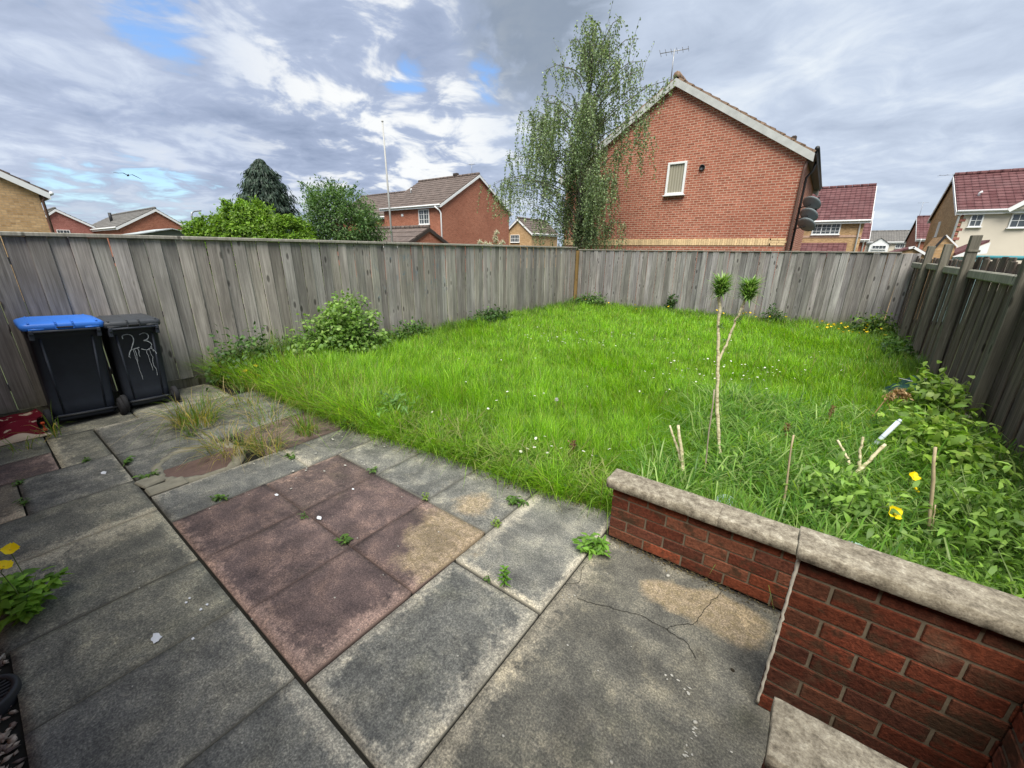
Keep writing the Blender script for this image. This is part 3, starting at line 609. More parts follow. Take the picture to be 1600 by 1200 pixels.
mb = MB(); mb.tube([(0.134+rd.gauss(0, .0012), 1.517+rd.gauss(0, .001), z) for z in np.arange(0.02, 0.76, 0.018)], [0.0045+0.0025*rd.random() for _ in np.arange(0.02, 0.76, 0.018)], 6)
reparent(mb.build('mortar_line', plain('white_mortar', (0.5, 0.46, 0.38), 0.9, 0.25, 30)), w2)
w3 = empty('garden_wall', (0.4, 0.88, 0), 'nearest coped brick wall, its pale stone top in the lower right corner', 'wall')
brick_wall(w3, 0.125, 0.69, 0.83, 0.925, 9, '-y', 0.0, False, 0.66)  # shade painted into these bricks too, by the darker tint factor
rough_slab('coping_stone', 0.115, 0.69, 0.800, 0.945, 0.678, 0.722, M_COPING, w3, 4)
w4 = empty('brick_step_wall', (0.75, 0.9, 0), 'pinkish brick side wall closing the gap between the two coped walls', 'wall')
brick_wall(w4, 0.70, 0.80, 0.1, 1.515, 10, '-x', 0.0, False, 1.5)
# own house behind the photographer ---------------------------------
h0 = empty('brick_house', (0, -4, 0), 'red brick house standing close behind the patio', 'house')
mb = MB(); mb.box((0.5, -3.7, 1.3), (15, 6.0, 2.9)); reparent(mb.build('wall', M_BRICK_RED, None, uv=True), h0)
mb = MB(); mb.prism([(-7.2, -0.45, 2.7), (-7.2, -3.7, 5.0), (-7.2, -6.95, 2.7)], (15.4, 0, 0)); reparent(mb.build('roof', M_TILE_BROWN, None, uv=True), h0)
# gravel strip against the house and its drain cover
r = rng; n = 900; bx = np.stack([r.uniform(-3.3, -1.7, n), r.uniform(-0.62, -0.29, n)], 1)
V = []; F = []; C = []
for k in range(n):
    s = r.uniform(0.008, 0.019); pts = unit(r.normal(0, 1, (6, 3)))
    a = np.array([[1, 0, 0], [-1, 0, 0], [0, 1, 0], [0, -1, 0], [0, 0, 1], [0, 0, -1]])*np.array([1.3, .8, .55]) + r.normal(0, .18, (6, 3))
    an = r.uniform(0, 6.28); c_, s_ = math.cos(an), math.sin(an); a = a @ np.array([[c_, -s_, 0], [s_, c_, 0], [0, 0, 1]])
    b = len(V)*6; V.append(a*s + np.array([bx[k, 0], bx[k, 1], -0.028+r.uniform(0, .016)]))
    F += [(b+i, b+j, b+l) for i, j, l in ((0, 2, 4), (2, 1, 4), (1, 3, 4), (3, 0, 4), (2, 0, 5), (1, 2, 5), (3, 1, 5), (0, 3, 5))]
    col = np.array([(0.26, 0.19, 0.15), (0.33, 0.27, 0.21), (0.20, 0.15, 0.13), (0.38, 0.31, 0.24)][r.integers(4)])*r.uniform(.75, 1.2); C.append(np.tile(col, (6, 1)))
m, t = new_mat('gravel_chip'); finish(t, t.mix(1.0, attr(t, 'Col'), t.ramp(t.noise(objc(t), 90, 4), [(0.3, (.7, .7, .7)), (0.7, (1.2, 1.2, 1.2))]), 'MULTIPLY'), 0.9)
tag(np_mesh('gravel', np.concatenate(V), [np.array(F)], m, None, {'Col': np.concatenate(C)}), 'pinkish brown gravel chips along the house', 'gravel', kind='stuff')
d = empty('drain_cover', (-2.37, -0.365, -0.008), 'round black plastic drain grille set in the gravel', 'drain cover')
mb = MB(); mb.lathe([(0.0, 0.0), (0.088, 0.0), (0.088, 0.03), (0.105, 0.034), (0.112, 0.026), (0.112, -0.02)], (0, 0, 0), 36); mb.build('rim', M_DARK, d)
mb = MB()
for k in range(-4, 5):
    x = k*0.02; L = math.sqrt(max(0.088**2-x*x, 0)); mb.beam((x, -L, 0.022), (x, L, 0.022), 0.008, 0.012, 0.002)
mb.beam((-0.088, 0, 0.022), (0.088, 0, 0.022), 0.01, 0.011, 0.002); mb.build('grating', M_DARK, d)
mb = MB(); mb.tube([(-2.62, -0.30, -0.01), (-2.60, -0.285, 0.012), (-2.565, -0.30, 0.02), (-2.54, -0.34, 0.016), (-2.55, -0.40, 0.0)], 0.004, 8)
tag(mb.build('loose_cable', plain('grey_cable', (0.28, 0.26, 0.22), 0.6, 0.2, 20)), 'thin grey cable loop lying beside the drain grille', 'cable')
# manhole cover -----------------------------------------------------
mc = empty('manhole_cover', (-4.0, 0.88, 0), 'sunken reddish manhole lid ringed by broken mortar', 'manhole cover')
mb = MB(); r = random.Random(5); n = 40
outer = [(0.36*math.cos(2*math.pi*k/n)*(1+r.gauss(0, .03)), 0.33*math.sin(2*math.pi*k/n)*(1+r.gauss(0, .03))) for k in range(n)]
inner = [(0.30*math.cos(2*math.pi*k/n)*(1+r.gauss(0, .02)+.07*math.sin(k*.9)+.05*math.cos(k*.47)), 0.265*math.sin(2*math.pi*k/n)*(1+r.gauss(0, .02)+.07*math.sin(k*.8)+.05*math.cos(k*.37))) for k in range(n)]
vs = [(x, y, -0.03) for x, y in outer] + [(x*.97, y*.97, 0.004+r.gauss(0, .008)) for x, y in outer] + [(x, y, 0.006+r.gauss(0, .007)) for x, y in inner] + [(x, y, -0.03) for x, y in inner]
mb._add(vs, [(a*n+k, a*n+(k+1) % n, (a+1)*n+(k+1) % n, (a+1)*n+k) for a in range(3) for k in range(n)], True)
mb.box((0.10, -0.36, 0.0), (0.16, 0.14, 0.03), Matrix.Rotation(.2, 3, 'Z'), .01); mb.box((0.28, -0.30, 0.0), (0.14, 0.24, 0.026), None, .01)
mb.build('mortar_ring', plain('pale_mortar', (0.24, 0.225, 0.17), .95, .35, 16, bump=.6), mc)
mb = MB(); mb.tint = RED2; mb.prism([(x*1.02, y*1.02, -0.045) for x, y in inner], (0, 0, 0.034)); mb.build('lid', plain('dull_red_lid', (0.13, 0.085, 0.07), .9, .35, 12, bump=.4), mc)
# ================================================================== WHEELIE BINS
M_BINBODY = plain('dark_bin_plastic', (0.028, 0.034, 0.047), 0.6, 0.35, 5, spec=0.3); M_LIDBLUE = plain('blue_bin_lid', (0.035, 0.17, 0.62), 0.45, 0.12, 4, spec=0.4); M_LIDBLK = plain('charcoal_bin_lid', (0.045, 0.05, 0.057), 0.5, 0.2, 5); M_TYRE = plain('rubber_tyre', (0.022, 0.022, 0.024), 0.8, 0.3, 9)
M_PAINT = plain('white_painted_numeral', (0.36, 0.39, 0.41), 0.8, 0.5, 60)
def bin_(loc, W, Dp, Hh, lidmat, label, tilt):
    root = empty('wheelie_bin', loc, label, 'bin', 'wheelie bins against the fence'); root.rotation_euler = (tilt, 0, 0)
    # local: +x is the wheel side towards the house, y across
    wb, db = W*0.80, Dp*0.74
    prof = [(0.045, .97, .96), (0.055, 1.0, 1.0)]
    mb = MB()
    def ring(z, w, dp, x1, rr=0.04):
        pts = []
        for sx, sy in ((1, 1), (-1, 1), (-1, -1), (1, -1)):
            for k in range(4):
                a0 = {(1, 1): 0, (-1, 1): 90, (-1, -1): 180, (1, -1): 270}[(sx, sy)]; a = R(a0+30*k)
                pts.append((x1 - dp/2 + sx*(dp/2-rr) + rr*math.cos(a), sy*(w/2-rr) + rr*math.sin(a), z))
        return pts
    rings = [ring(0.035, wb*.9, db*.9, -0.02), ring(0.05, wb, db, 0.0), ring(0.20, wb+.1*(W*.88-wb), db+.1*(Dp-db), 0.0), ring(Hh-.15, W*.87, Dp*.97, 0.0), ring(Hh-.145, W*.90, Dp*1.0, 0.012), ring(Hh-.07, W*.92, Dp*1.02, 0.015)]
    n = 16; vs = [p for r_ in rings for p in r_]
    fs = [(i*n+k, i*n+(k+1) % n, (i+1)*n+(k+1) % n, (i+1)*n+k) for i in range(len(rings)-1) for k in range(n)] + [tuple(range(n))[::-1]]
    mb._add(vs, fs, True)
    for sy in (-1, 1):      # vertical ribs of the wheel side and handle brackets
        mb.tube([(-0.003, sy*wb*.33, 0.10), (-0.001, sy*W*.87*.36, Hh-.16)], 0.010, 6)
        mb.box((0.03, sy*W*.40, Hh-.13), (0.06, 0.035, 0.07), None, .006); mb.box((0.05, sy*W*.40, Hh-.09), (0.05, 0.03, 0.04), None, .006)
    mb.tube([(0.06, -W*.42, Hh-.085), (0.06, W*.42, Hh-.085)], 0.013, 8)
    mb.box((0.012, 0, 0.085), (0.03, wb*.9, 0.05), None, .006)
    mb.build('body', M_BINBODY, root)
    mb = MB()
    lr = [ring(Hh-.075, W*.97, Dp*1.09, 0.05, .05), ring(Hh-.065, W, Dp*1.12, 0.06, .05), ring(Hh-.022, W, Dp*1.12, 0.06, .05), ring(Hh-.008, W*.95, Dp*1.07, 0.045, .05), ring(Hh+.006, W*.80, Dp*.9, -0.03, .06), ring(Hh+.014, W*.5, Dp*.6, -0.10, .05)]
    vs = [p for r_ in lr for p in r_]
    fs = [(i*n+k, i*n+(k+1) % n, (i+1)*n+(k+1) % n, (i+1)*n+k) for i in range(len(lr)-1) for k in range(n)] + [tuple(range(n))[::-1], tuple((len(lr)-1)*n+k for k in range(n))]
    mb._add(vs, fs, True)
    for sy in (-1, 1): mb.beam((0.055, sy*W*.10, Hh-.006), (-Dp*.5, sy*W*.10, Hh+.014), 0.014, 0.016, .003); mb.box((0.062, sy*W*.10, Hh-.04), (0.014, 0.014, 0.06), None, .003)
    for sy in (-1, 1): mb.beam((0.05, sy*W*.40, Hh-.004), (-Dp*.9, sy*W*.36, Hh+.006), 0.016, 0.014, .003); mb.tube([(0.052, sy*W*.33-.05, Hh-.062), (0.052, sy*W*.33+.05, Hh-.062)], .012, 8)
    lid = mb.build('lid', lidmat, root)
    mb = MB(); mb.box((0.062, 0, Hh-.048), (0.02, W*.2, 0.012), None, .003); mb.build('hinge', M_DARK, lid)
    ax = 0.035
    mb = MB(); mb.tube([(ax, -W*.47, 0.10), (ax, W*.47, 0.10)], 0.011, 8); mb.build('axle', M_DARK, root)
    rot = Matrix.Rotation(R(90), 3, 'X')
    for sy in (-1, 1):
        mb = MB(); mb.lathe([(0.02, -.025), (0.07, -.028), (0.092, -.022), (0.1, -.012), (0.1, .012), (0.092, .022), (0.07, .028), (0.02, .025)], (ax, sy*W*.47, 0.10), 24, rot); wh = mb.build('wheel', M_TYRE, root)
        mb = MB(); mb.lathe([(0.0, -.031), (0.05, -.031), (0.055, -.02), (0.055, .02), (0.05, .031), (0.0, .031)], (ax, sy*W*.47, 0.10), 20, rot); mb.build('hub', M_DARK, wh)
    return root
b1 = bin_((-5.90, 0.475, 0), 0.57, 0.52, 1.045, M_LIDBLUE, 'larger black wheelie bin with a bright blue lid', R(-3.0))
b2 = bin_((-5.90, 0.995, 0), 0.475, 0.48, 1.0, M_LIDBLK, 'slimmer black wheelie bin with charcoal lid and the number 23 painted in white', R(-2.0))
# hand painted 23 with runs, on the wheel side of the slimmer bin
mb = MB()
def stroke(pts, w):
    for a, b in zip(pts, pts[1:]):
        mb.beam((0.0105, a[0], a[1]), (0.0105, b[0], b[1]), w*rd.uniform(.75, 1.2), 0.003, 0.0, up=(1, 0, 0))
def runs(L):
    for x, z0, z1 in L:
        pts = [(x + (z0-z)*0.06 + rd.gauss(0, .003), z) for z in np.arange(z0, z1, -0.035)]
        if len(pts) > 1: stroke(pts, 0.004)
def curve(pts, n=5):
    o = []
    for i in range(len(pts)-1):
        p0, p1, p2, p3 = [Vector((*pts[max(0, min(len(pts)-1, i+k))], 0)) for k in (-1, 0, 1, 2)]
        for k in range(n):
            u = k/n; v = 0.5*((2*p1)+(-p0+p2)*u+(2*p0-5*p1+4*p2-p3)*u*u+(-p0+3*p1-3*p2+p3)*u**3); o.append((v.x, v.y))
    o.append(pts[-1]); return o
stroke(curve([(-0.105, 0.80), (-0.10, 0.835), (-0.06, 0.845), (-0.028, 0.825), (-0.02, 0.78), (-0.035, 0.735), (-0.055, 0.68), (-0.02, 0.685), (0.01, 0.69)]), 0.008)
stroke(curve([(-0.055, 0.68), (-0.075, 0.65), (-0.09, 0.60)], 3), 0.008)
runs(((-0.045, .68, .30), (-0.03, .68, .52), (-0.005, .69, .58), (-0.085, .62, .55)))
mb.build('painted_numeral', M_PAINT, b2); mb = MB()
stroke(curve([(0.035, 0.83), (0.075, 0.845), (0.105, 0.825), (0.105, 0.79), (0.085, 0.768), (0.06, 0.762), (0.095, 0.748), (0.118, 0.715), (0.105, 0.675), (0.07, 0.655), (0.025, 0.672)]), 0.008)
stroke(curve([(0.10, 0.675), (0.13, 0.64), (0.145, 0.60)], 3), 0.007)
runs(((0.065, .66, .38), (0.09, .67, .33), (0.115, .70, .60)))
mb.build('painted_numeral', M_PAINT, b2)
# rumpled rug -------------------------------------------------------
m, t = new_mat('red_cream_rug'); u = attr(t, 'Tint'); s = t.add('ShaderNodeSeparateColor', None, Color=u)
v = t.add('ShaderNodeCombineXYZ', None, X=s.outputs[0], Y=s.outputs[1], Z=0.0).outputs[0]
f = t.math('ADD', t.math('MULTIPLY', t.math('SINE', t.math('MULTIPLY', s.outputs[1], 34.0)), 0.5), t.math('MULTIPLY', t.math('SUBTRACT', t.noise(v, 9, 4, .6), .5), 2.6))
c = t.mix(t.step(f, 0.55, 0.68), (0.13, 0.010, 0.020), (0.50, 0.40, 0.30)); c = t.mix(t.step(s.outputs[1], 0.9, 0.92), c, (0.46, 0.37, 0.28))
finish(t, c, 0.95, t.noise(v, 150, 3), 0.6, 0.004, 0.1)
nx, ny = 44, 26; U, Vv = np.meshgrid(np.linspace(0, 1, nx+1), np.linspace(0, 1, ny+1), indexing='ij')
X = -6.36 + 0.66*Vv; Y = -0.95 + 1.12*U + 0.04*np.sin(Vv*7); Z = 0.03 + 0.10*(np.sin(Vv*9.5+U*2.5)*0.5+0.5)*(1-0.55*Vv) + 0.03*np.sin(U*13+Vv*4) + 0.012*np.sin(U*31)
Z = np.maximum(Z*(1-np.clip((Vv-.93)/.07, 0, 1)*.8), 0.012)
P = np.stack([X, Y, Z], -1).reshape(-1, 3); P2 = P.copy(); P2[:, 2] -= 0.010; idx = np.arange(len(P)).reshape(nx+1, ny+1); N0 = len(P)
q = np.stack([idx[:-1, :-1], idx[1:, :-1], idx[1:, 1:], idx[:-1, 1:]], -1).reshape(-1, 4)
ring = np.concatenate([idx[:-1, 0], idx[-1, :-1], idx[:0:-1, -1], idx[0, :0:-1]])
q = np.concatenate([q, q[:, ::-1]+N0, np.stack([ring, ring+N0, np.roll(ring, -1)+N0, np.roll(ring, -1)], -1)])
A = np.stack([U.ravel(), Vv.ravel(), U.ravel()*0], 1)
tag(np_mesh('rug', np.concatenate([P, P2]), [q], m, None, {'Tint': np.concatenate([A, A])}, True), 'crumpled dark red and cream rug dumped on the patio beside the bins', 'rug')
mb = MB(); mb.box((-5.86, 0.165, 0.09), (0.03, 0.03, 0.022), Matrix.Rotation(.3, 3, 'Z'), .006); mb.box((-5.86, 0.165, 0.055), (0.014, 0.014, 0.05), None, .003); mb.box((-5.86, 0.165, 0.02), (0.03, 0.03, 0.024), None, .004)
tag(mb.build('bottle_cap', plain('orange_plastic', (0.62, 0.10, 0.03), .5, .15, 9)), 'small orange plastic piece beside the left bin wheel', 'litter')
# ================================================================== LAWN AND PLANTS
def front_y(x): return np.interp(x, [-6.4, -5.9, -5.5, -4.6, -3.7, -3.1, -2.3, -1.45, -1.0, -0.79, -0.78, 0.62, 0.63, 2], [1.72, 1.85, 1.98, 1.98, 2.0, 2.08, 2.2, 2.24, 2.33, 2.36, 2.31, 2.31, 1.68, 1.68])
def sample_lawn(n, p=1.15, x0=-6.38, x1=1.53):
    out = []; tot = 0
    while tot < n:
        x = rng.uniform(x0, x1, n*2); y = rng.uniform(1.66, 12.12, n*2); ok = y > front_y(x)+rng.normal(0.0, .045, n*2)
        d = np.hypot(x, y); ok &= rng.uniform(0, 1, n*2) < (2.2/np.maximum(d, 2.2))**p
        out.append(np.stack([x[ok], y[ok]], 1)); tot += ok.sum()
    return np.concatenate(out)[:n]
def lump(x, y, s, ph=0.0): return (np.sin(x*2.1*s+1.3+ph+1.7*np.sin(y*1.3*s+ph))*np.cos(y*2.6*s+0.4+ph+1.3*np.sin(x*1.7*s)) + 0.6*np.sin(x*5.3*s+y*3.9*s+ph) + 0.5*np.cos(x*3.1*s-y*6.7*s+2*ph))/2.1
GC = np.array([(.205, .410, .022), (.265, .490, .028), (.140, .305, .022), (.370, .560, .055), (.085, .185, .018)])
def grass(name, n, p, hmul, wmin, wk, seed, label, x0=-6.38, x1=1.53):
    xy = sample_lawn(n, p, x0, x1); x, y = xy.T; d = np.hypot(x, y)
    L1 = lump(x, y, 1.0); L2 = lump(x, y, 2.7, 2.0); L3 = lump(x, y, .45, 4.0)
    h = (0.140+0.040*L1+0.052*L2)*rng.uniform(.6, 1.3, n)*hmul
    ed = np.clip((y-front_y(x))/0.5, 0, 1); h *= 0.95+.05*ed
    h = np.where(x < -2.9, h*(1+.75*np.clip((-2.7-x)/1.0, 0, 1)*np.clip((4.2-y)/1.6, 0, 1)), h)
    h *= 1+.40*np.exp(-np.abs(x-1.5)/.4) + .45*np.exp(-np.abs(x+6.4)/.25) + .35*np.exp(-np.abs(12.2-y)/.3)
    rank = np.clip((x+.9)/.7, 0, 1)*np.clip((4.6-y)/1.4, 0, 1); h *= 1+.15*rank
    lean = np.clip(rng.normal(.38, .2, n)+.25*rank+.35*(1-ed), .04, 1.1); az = rng.normal(0, 1.3, n)+L3*2.5+2.6
    az = np.where((ed < .5) & (rng.uniform(0, 1, n) < .6), rng.normal(-np.pi/2, .8, n), az)
    bw = (x > -.80) & (x < .64) & (y < 2.62); az = np.where(bw, np.pi/2+rng.normal(0, .5, n), az); lean = np.where(bw, lean*.6, lean)
    w = np.maximum(wmin, wk*d)*rng.uniform(.6, 1.25, n)*(1+.5*rank)
    c = GC[rng.choice(5, n, p=[.3, .28, .2, .12, .10])]*(1+.24*L2+.14*L1)[:, None]*rng.normal(1, .22, (n, 1)).clip(.5, 1.7)
    yel = np.clip(.5*lump(x, y, .8, 7.0), 0, .6)[:, None]; c = c*(1-yel*.35)+np.array([.21, .31, .03])*yel*.35
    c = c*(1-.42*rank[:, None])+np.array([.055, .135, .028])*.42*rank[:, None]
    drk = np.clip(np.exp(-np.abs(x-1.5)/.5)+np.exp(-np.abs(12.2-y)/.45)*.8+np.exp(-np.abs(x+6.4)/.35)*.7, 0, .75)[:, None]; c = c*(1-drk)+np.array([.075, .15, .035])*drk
    st = (rng.uniform(0, 1, n) < .03+.10*np.clip(lump(x, y, .9, 11.0)-.3, 0, 1)+.10*(x < -3.3)*(y < 2.6)+.03*(ed < .3)); c[st] = np.array([.34, .29, .13])*rng.uniform(.7, 1.2, (st.sum(), 1))
    base = np.stack([x, y, np.zeros(n)], 1)
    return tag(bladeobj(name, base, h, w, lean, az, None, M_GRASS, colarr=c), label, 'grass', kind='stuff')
grass('lawn_grass', 310000, 1.2, 1.5, .0038, .00105, 1, 'long bright green unmown grass filling the whole lawn')
def rank_blades(n, reg, hm, w, cols, seed, lean=.75):
    r = np.random.default_rng(seed); x = r.uniform(reg[0], reg[1], n); y = r.uniform(reg[2], reg[3], n); ok = (y > front_y(x)+.03) & (lump(x, y, 1.6, seed) > (-.35 if seed != 13 else .05)); x, y = x[ok], y[ok]; n = len(x)
    az = r.uniform(0, 6.28, n); az = np.where((x > -.85) & (x < .64) & (y < 2.72) | (y < 2.1) & (x > .5), np.pi/2+r.normal(0, .6, n), az)
    return np.stack([x, y, np.zeros(n)], 1), hm*r.uniform(.55, 1.25, n), w*r.uniform(.6, 1.3, n), np.clip(r.normal(lean, .28, n), .1, 1.5), az, np.array(cols)[r.choice(len(cols), n)]*r.normal(1, .16, (n, 1)).clip(.5, 1.5)
B = [rank_blades(11500, (-.75, 1.5, 1.68, 5.2), .47, .0105, [(.12, .27, .035), (.16, .33, .045), (.085, .20, .03), (.24, .40, .09), (.34, .46, .16)], 3, .95), rank_blades(9000, (-6.0, 1.0, 2.2, 7.5), .27, .0075, [(.22, .38, .05), (.30, .46, .07), (.16, .30, .04)], 13, .8), rank_blades(2600, (-3.6, -.8, 2.0, 2.7), .30, .007, [(.20, .36, .045), (.28, .43, .07), (.34, .36, .14)], 14, 1.0),
     rank_blades(2200, (-1.2, 1.5, 4.2, 11.8), .28, .009, [(.12, .27, .03), (.17, .33, .04)], 4), rank_blades(1900, (-6.3, -2.4, 1.9, 2.9), .36, .0075, [(.11, .22, .03), (.15, .25, .05), (.28, .26, .12)], 5, .9),
     rank_blades(700, (-2.6, -.8, 2.2, 2.6), .22, .007, [(.10, .21, .03), (.14, .25, .04)], 6, 1.0), rank_blades(1500, (-6.35, -5.9, 1.8, 12.0), .36, .008, [(.08, .16, .035), (.12, .2, .05)], 8), rank_blades(1500, (-6.2, 1.4, 11.6, 12.1), .36, .010, [(.08, .16, .035), (.13, .19, .05)], 9)]
cat_ = [np.concatenate([b[i] for b in B]) for i in range(6)]
tag(bladeobj('coarse_grass', cat_[0], cat_[1], cat_[2], cat_[3], cat_[4], None, M_GRASS, colarr=cat_[5], curl=.25), 'coarse arching grass behind the brick walls and along the fences', 'grass', kind='stuff')
# seed stalks
n = 700; xy = sample_lawn(n, .6); h = rng.uniform(.24, .42, n)
tag(bladeobj('seeding_grass', np.concatenate([xy, np.zeros((n, 1))], 1), h, np.full(n, .004)+.0004*xy[:, 1], rng.uniform(.1, .45, n), rng.uniform(0, 6.28, n), [(.26, .30, .10), (.30, .27, .13)], M_GRASS), 'thin pale seeding grass stalks standing above the lawn', 'grass', kind='stuff')
# low broad leaves in the lawn
n = 2600; xy = sample_lawn(n, 1.0); n = len(xy); P = np.concatenate([xy, rng.uniform(.02, .13, (n, 1))], 1)
tag(leafobj('clover_and_weeds', P, unit(rng.normal(0, 1, (n, 3))*np.array([1, 1, .3])+np.array([0, 0, .3])), unit(rng.normal(0, .4, (n, 3))+np.array([0, 0, 1.])), rng.uniform(.03, .07, n), rng.uniform(.018, .035, n), [(.06, .14, .03), (.09, .18, .04)], M_LEAF), 'small broad leaved weeds low among the lawn grass', 'weeds', kind='stuff')
# daisies, dandelion clocks, buttercups -----------------------------
def flower_mesh(name, npet, rad, col, ccol, pw, parent=None, h=.0, cup=.1):
    V = []; F = []; C = []
    for k in range(npet):
        a = 2*math.pi*k/npet; u = np.array([math.cos(a), math.sin(a), 0]); s = np.array([-u[1], u[0], 0]); z = np.array([0, 0, 1.]); b = len(V)
        V += [u*rad*.15+z*h, u*rad*.62-s*pw+z*(h+rad*cup), u*rad*.62+s*pw+z*(h+rad*cup), u*rad*.98-s*pw*.55+z*(h+rad*cup*1.6), u*rad*.98+s*pw*.55+z*(h+rad*cup*1.6)]; C += [col]*5; F += [(b, b+1, b+2)]; F += [(b+1, b+3, b+4), (b+1, b+4, b+2)]
    b = len(V); V.append(np.array([0, 0, h+rad*.22])); C.append(ccol)
    for k in range(8): a = 2*math.pi*k/8; V.append(np.array([math.cos(a)*rad*.3, math.sin(a)*rad*.3, h+rad*.06])); C.append(ccol)
    for k in range(8): F.append((b, b+1+k, b+1+(k+1) % 8))
    for k in range(3):
        a = 2*math.pi*k/3; V.append(np.array([math.cos(a)*.0016, math.sin(a)*.0016, h])); V.append(np.array([math.cos(a)*.0016, math.sin(a)*.0016, h-.18])); C += [(.1, .2, .04)]*2
    b = len(V)-6
    for k in range(3): p, q = b+2*k, b+2*((k+1) % 3); F += [(p, p+1, q+1), (p, q+1, q)]
    return np_mesh(name, V, [np.array(F)], M_PETAL, parent, {'Col': np.array(C)})
def scatter(proto, pts, zs, label, cat, group, tilt=.35, smin=.8, smax=1.25):
    for i, ((x, y), z) in enumerate(zip(pts, zs)):
        o = proto if i == 0 else proto.copy()
        if i: COL.objects.link(o)
        o.location = (x, y, z); s = rd.uniform(smin, smax); o.scale = (s, s, s); o.rotation_euler = (rd.gauss(0, tilt), rd.gauss(0, tilt), rd.uniform(0, 6.28)); tag(o, label, cat, group)
dz = flower_mesh('daisy', 9, .0125, (.80, .80, .76), (.65, .45, .03), .0035)
pts = []
for cx, cy, sx, sy, n in ((-3.75, 6.7, .45, .30, 62), (-3.1, 7.6, .5, .25, 34), (-1.15, 5.6, .32, .5, 46), (-.55, 6.4, .45, .3, 40), (-1.0, 7.8, .8, .8, 18), (-2.0, 3.0, .6, .5, 14), (-1.45, 2.75, .25, .18, 12), (-3.0, 4.5, 1.0, .8, 14), (.2, 8.0, .6, .8, 12)):
    for k in range(n):
        x, y = rd.gauss(cx, sx), rd.gauss(cy, sy)
        if y > front_y(x)+.1 and -6.2 < x < 1.3: pts.append((x, y))
scatter(dz, pts, [rd.uniform(.14, .215) for _ in pts], 'small white daisy among the lawn grass', 'flower', 'daisies in the lawn')
bc = flower_mesh('buttercup', 5, .016, (.80, .58, .02), (.70, .48, .02), .009, cup=.5)
pts = [(rd.gauss(.75, .3), rd.gauss(10.6, .45)) for _ in range(22)] + [(rd.gauss(-1.1, .5), rd.gauss(11.6, .22)) for _ in range(10)] + [(rd.uniform(-5.8, -3), rd.gauss(11.4, .25)) for _ in range(6)]
scatter(bc, pts, [rd.uniform(.22, .36) for _ in pts], 'tiny yellow buttercup in the tall grass near the far fence', 'flower', 'buttercups by the far fence', smin=1.1, smax=1.9)
def clock(x, y, z, label):
    root = empty('dandelion_clock', (x, y, z), label, 'flower')
    mb = MB(); mb.tube([(0, 0, -z), (0, 0, 0)], .0025, 5); mb.build('stem', M_STEM, root)
    n = 220; D = rand_dir(n); P = D*.004; o = leafobj('seed_head', P, D, rand_dir(n), .019, .0045, [(.62, .62, .58)], M_PETAL); o.parent = root
clock(-2.06, 3.62, .20, 'white dandelion clock standing alone in the middle of the lawn'); clock(-5.72, 2.35, .28, 'white dandelion clock near the left fence behind yellow dandelions')
for i, (x, y, z, lab) in enumerate(((-5.83, 1.98, .20, 'yellow dandelion at the lawn corner, the nearer of the pair'), (-5.86, 2.12, .23, 'yellow dandelion at the lawn corner, the farther of the pair'))):
    o = flower_mesh('dandelion', 16, .030, (.78, .50, .015), (.70, .42, .01), .005, cup=.35); o.location = (x, y, z); o.rotation_euler = (.2, .35, i); tag(o, lab, 'flower')
def poppy(x, y, z, label, rot, s=1.0, stem=True):
    s *= .68
    root = empty('yellow_poppy', (x, y, z), label, 'flower'); root.rotation_euler = rot
    V = []; F = []; C = []
    for k in range(4):
        a = k*math.pi/2; n = 5
        for i in range(n+1):
            for j in range(n+1):
                u, v = i/n, (j/n-.5)*2; r_ = (.001+.040*u)*s; w = .034*s*math.sin(min(1, u*1.10+.2)*math.pi*.62)*v; zz_ = (.004+.020*u**1.5 + .006*math.sin(v*4+k)*u + .007*v*v*u)*s
                V.append((math.cos(a)*r_-math.sin(a)*w, math.sin(a)*r_+math.cos(a)*w, zz_+(.002 if k % 2 else 0))); C.append(np.array((.95, .68+.05*u, .008)))
        b = k*(n+1)**2
        for i in range(n):
            for j in range(n): p = b+i*(n+1)+j; F.append((p, p+n+1, p+n+2, p+1))
    o = np_mesh('petals', V, [np.array(F)], M_PETAL, root, {'Col': np.array(C)}, True)
    mb = MB(); mb.lathe([(0, .018*s), (.005*s, .015*s), (.006*s, .004*s), (0, 0)], (0, 0, 0), 10); mb.build('centre', plain('poppy_centre', (.75, .62, .05), .7, .2, 40) if 'poppy_centre' not in bpy.data.materials else bpy.data.materials['poppy_centre'], root)
    if stem:
        inv = Matrix.Rotation(0, 3, 'X'); e = root.rotation_euler.to_matrix().inverted() @ Vector((0.02, .01, -z)); mb = MB(); mb.tube([(0, 0, 0), (0, 0, -.03), e*.5, e], .002, 5); mb.build('stem', M_STEM, root)
poppy(.60, 2.88, .345, 'large yellow poppy bloom low behind the tall brick wall, nearest the wall', (.9, .25, .3), 1.15)
poppy(.775, 3.57, .31, 'yellow poppy bloom beside the leaning cane, upper of two', (.7, -.2, .8)); poppy(.79, 3.50, .25, 'smaller yellow poppy bloom just under another poppy by the leaning cane', (.8, .3, 1.2), .72)
poppy(-2.985, -.17, .30, 'yellow poppy flower at the left picture edge, higher of two', (.2, .6, .5), .95); poppy(-2.885, -.205, .275, 'yellow poppy flower at the left picture edge, lower of two', (.3, .5, 1.5), .95)
